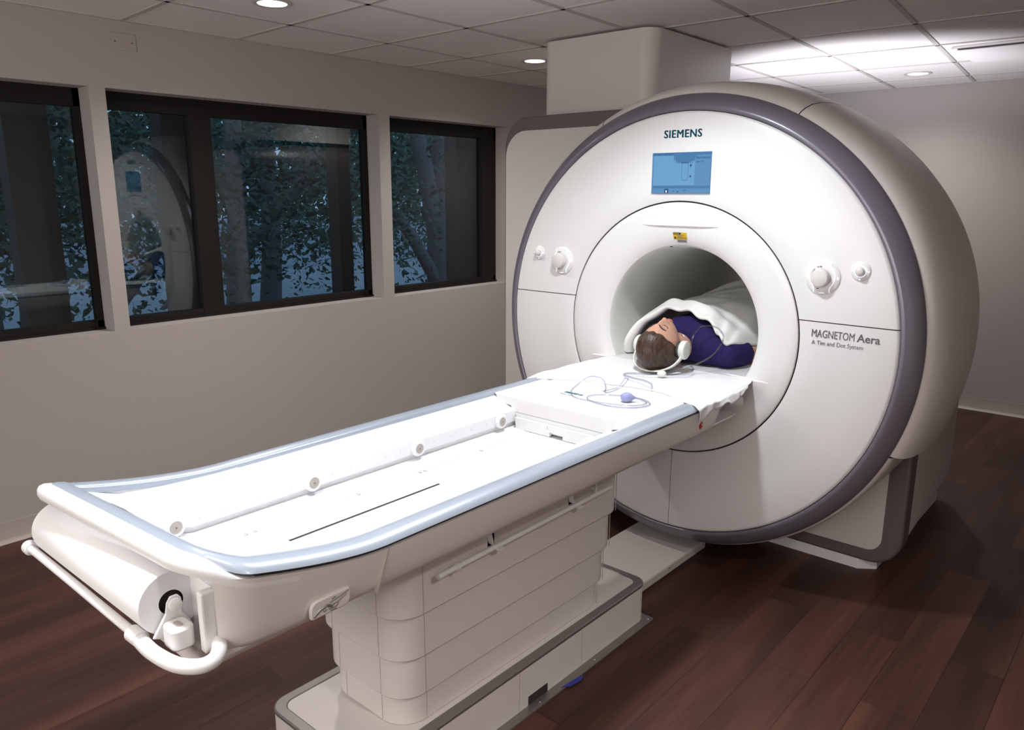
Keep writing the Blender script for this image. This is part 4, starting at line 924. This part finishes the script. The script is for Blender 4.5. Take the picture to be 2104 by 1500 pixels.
# headphones
HP = thing('headphones', 'pale plastic air-tube headphones on the patient, band behind the head', 'headphones', (-0.012, -0.08, 0.93))
def cup(s):
    c = Vector((-0.012+s*0.094, -0.072, 0.998)); ax = Vector((s, 0.08, 0.0)).normalized()
    k = obj('ear_cup', turn([(0.030, -0.004), (0.0375, 0.0), (0.0395, 0.006), (0.0395, 0.018), (0.036, 0.023), (0.030, 0.0245), (0.0, 0.0235)], c, ax, 40), 'phone', HP, smooth=40)
    obj('ear_cushion', turn([(0.028, -0.016), (0.034, -0.014), (0.036, -0.008), (0.034, -0.001), (0.0, -0.001)], c, ax, 36), 'cush', k, smooth=60)
    return c
cr = cup(1); cl = cup(-1)
def band():
    bm = bmesh.new(); rows = []; N = 40
    for i in range(N+1):
        a = pi*i/N; x = -0.012+0.108*cos(a); z = 0.985-0.073*(max(0, sin(a))**0.75)
        y = -0.082-0.078*max(0, sin(a))**0.8
        w = 0.044-0.016*abs(cos(a))**2; nx, nz = cos(a)*0.8, -sin(a)
        L = Vector((nx, 0, nz)).normalized(); c = Vector((x, y, z))
        rows.append([bm.verts.new(c+L*h*0.0035+Vector((0, 1, 0))*q*w*0.5+Vector((0, 0, 0))) for h, q in ((-1, -0.9), (0.3, -1), (1, -0.8), (1.2, 0), (1, 0.8), (0.3, 1), (-1, 0.9))])
    for A, B in zip(rows, rows[1:]):
        for k in range(7): bm.faces.new((A[k], A[(k+1) % 7], B[(k+1) % 7], B[k]))
    bm.faces.new(rows[0]); bm.faces.new(rows[-1][::-1]); bmesh.ops.recalc_face_normals(bm, faces=bm.faces); return bm
obj('headband', band(), 'phone', HP, smooth=60)
J = Vector((0.070, -0.205, 0.918))
bm = bmesh.new(); bmesh.ops.create_uvsphere(bm, u_segments=24, v_segments=16, radius=1)
for v in bm.verts: v.co = J+Vector((v.co.x*0.020, v.co.y*0.016, v.co.z*0.014))
obj('tube_junction', bm, 'phone', HP, smooth=180)
T1 = [cr+Vector((0.022, 0.036, 0.012)), cr+Vector((0.02, 0.055, 0.05)), cr+Vector((0.03, 0.10, 0.088)), cr+Vector((0.07, 0.16, 0.082)), cr+Vector((0.10, 0.17, 0.04)), cr+Vector((0.095, 0.10, -0.02)), cr+Vector((0.062, 0.01, -0.055)), (0.105, -0.15, 0.925), J]
obj('air_tube', tube(catmull(T1, 10), 0.0036, 10), 'tube', HP, smooth=180)
T2 = [cr+Vector((0.03, 0.03, -0.068)), cr+Vector((0.055, 0.005, -0.078)), (0.140, -0.13, 0.915), J+Vector((0.016, 0.006, -0.004))]
obj('air_tube', tube(catmull(T2, 10), 0.0036, 10), 'tube', HP, smooth=180)
T3 = [J+Vector((-0.016, -0.006, -0.003)), (0.03, -0.235, 0.914), (-0.02, -0.255, 0.913), (-0.05, -0.285, 0.913), (-0.035, -0.315, 0.913), (0.02, -0.335, 0.914), (0.075, -0.35, 0.916), (0.12, -0.37, 0.914), (0.14, -0.395, 0.905)]
obj('air_tube', tube(catmull(T3, 10), 0.0042, 10), 'tube', HP, smooth=180)

# squeeze bulb with its coiled tube
SB = thing('call_bulb', 'small lilac rubber squeeze bulb with coiled clear tube on the coil unit', 'squeeze bulb', (0.15, -0.585, 0.89))
bc = Vector((0.145, -0.575, 0.9055)); bm = bmesh.new(); bmesh.ops.create_uvsphere(bm, u_segments=32, v_segments=20, radius=1)
ax = Vector((cos(0.62), sin(0.62), 0.0)); ay = Vector((-ax.y, ax.x, 0))
for v in bm.verts:
    x, y, z = v.co; k = 1.0-0.12*x
    v.co = bc+ax*(x*0.0245+(0.004 if x > 0.9 else 0))+ay*y*0.0175*k+Vector((0, 0, max(-0.0155, z*0.0185*k)))
obj('bulb', bm, 'bulb', SB, smooth=180)
obj('bulb_nub', cyl(bc+ax*0.022, bc+ax*0.031, 0.0055, 14, r1=0.004), 'bulb', SB, smooth=40)
obj('bulb_hole', cyl(bc-ax*0.0205+Vector((0, 0, 0.006)), bc-ax*0.0238+Vector((0, 0, 0.006)), 0.0026, 10), 'black', SB)
pts = [bc+ax*0.03, (0.20, -0.53, 0.893), (0.235, -0.57, 0.892), (0.21, -0.64, 0.892), (0.13, -0.675, 0.892), (0.03, -0.655, 0.892), (0.0, -0.60, 0.892), (0.05, -0.545, 0.892), (0.14, -0.52, 0.893), (0.215, -0.555, 0.894), (0.20, -0.625, 0.895), (0.10, -0.665, 0.895), (-0.02, -0.665, 0.893), (-0.09, -0.60, 0.893), (-0.12, -0.53, 0.895), (-0.10, -0.47, 0.925), (-0.06, -0.44, 0.918), (-0.02, -0.47, 0.896), (0.02, -0.53, 0.893), (0.07, -0.515, 0.915), (0.075, -0.465, 0.94), (0.045, -0.44, 0.935), (0.035, -0.47, 0.905), (0.0, -0.52, 0.893)]
obj('bulb_tube', tube(catmull(pts, 9), 0.0024, 8), 'tube', SB, smooth=180)
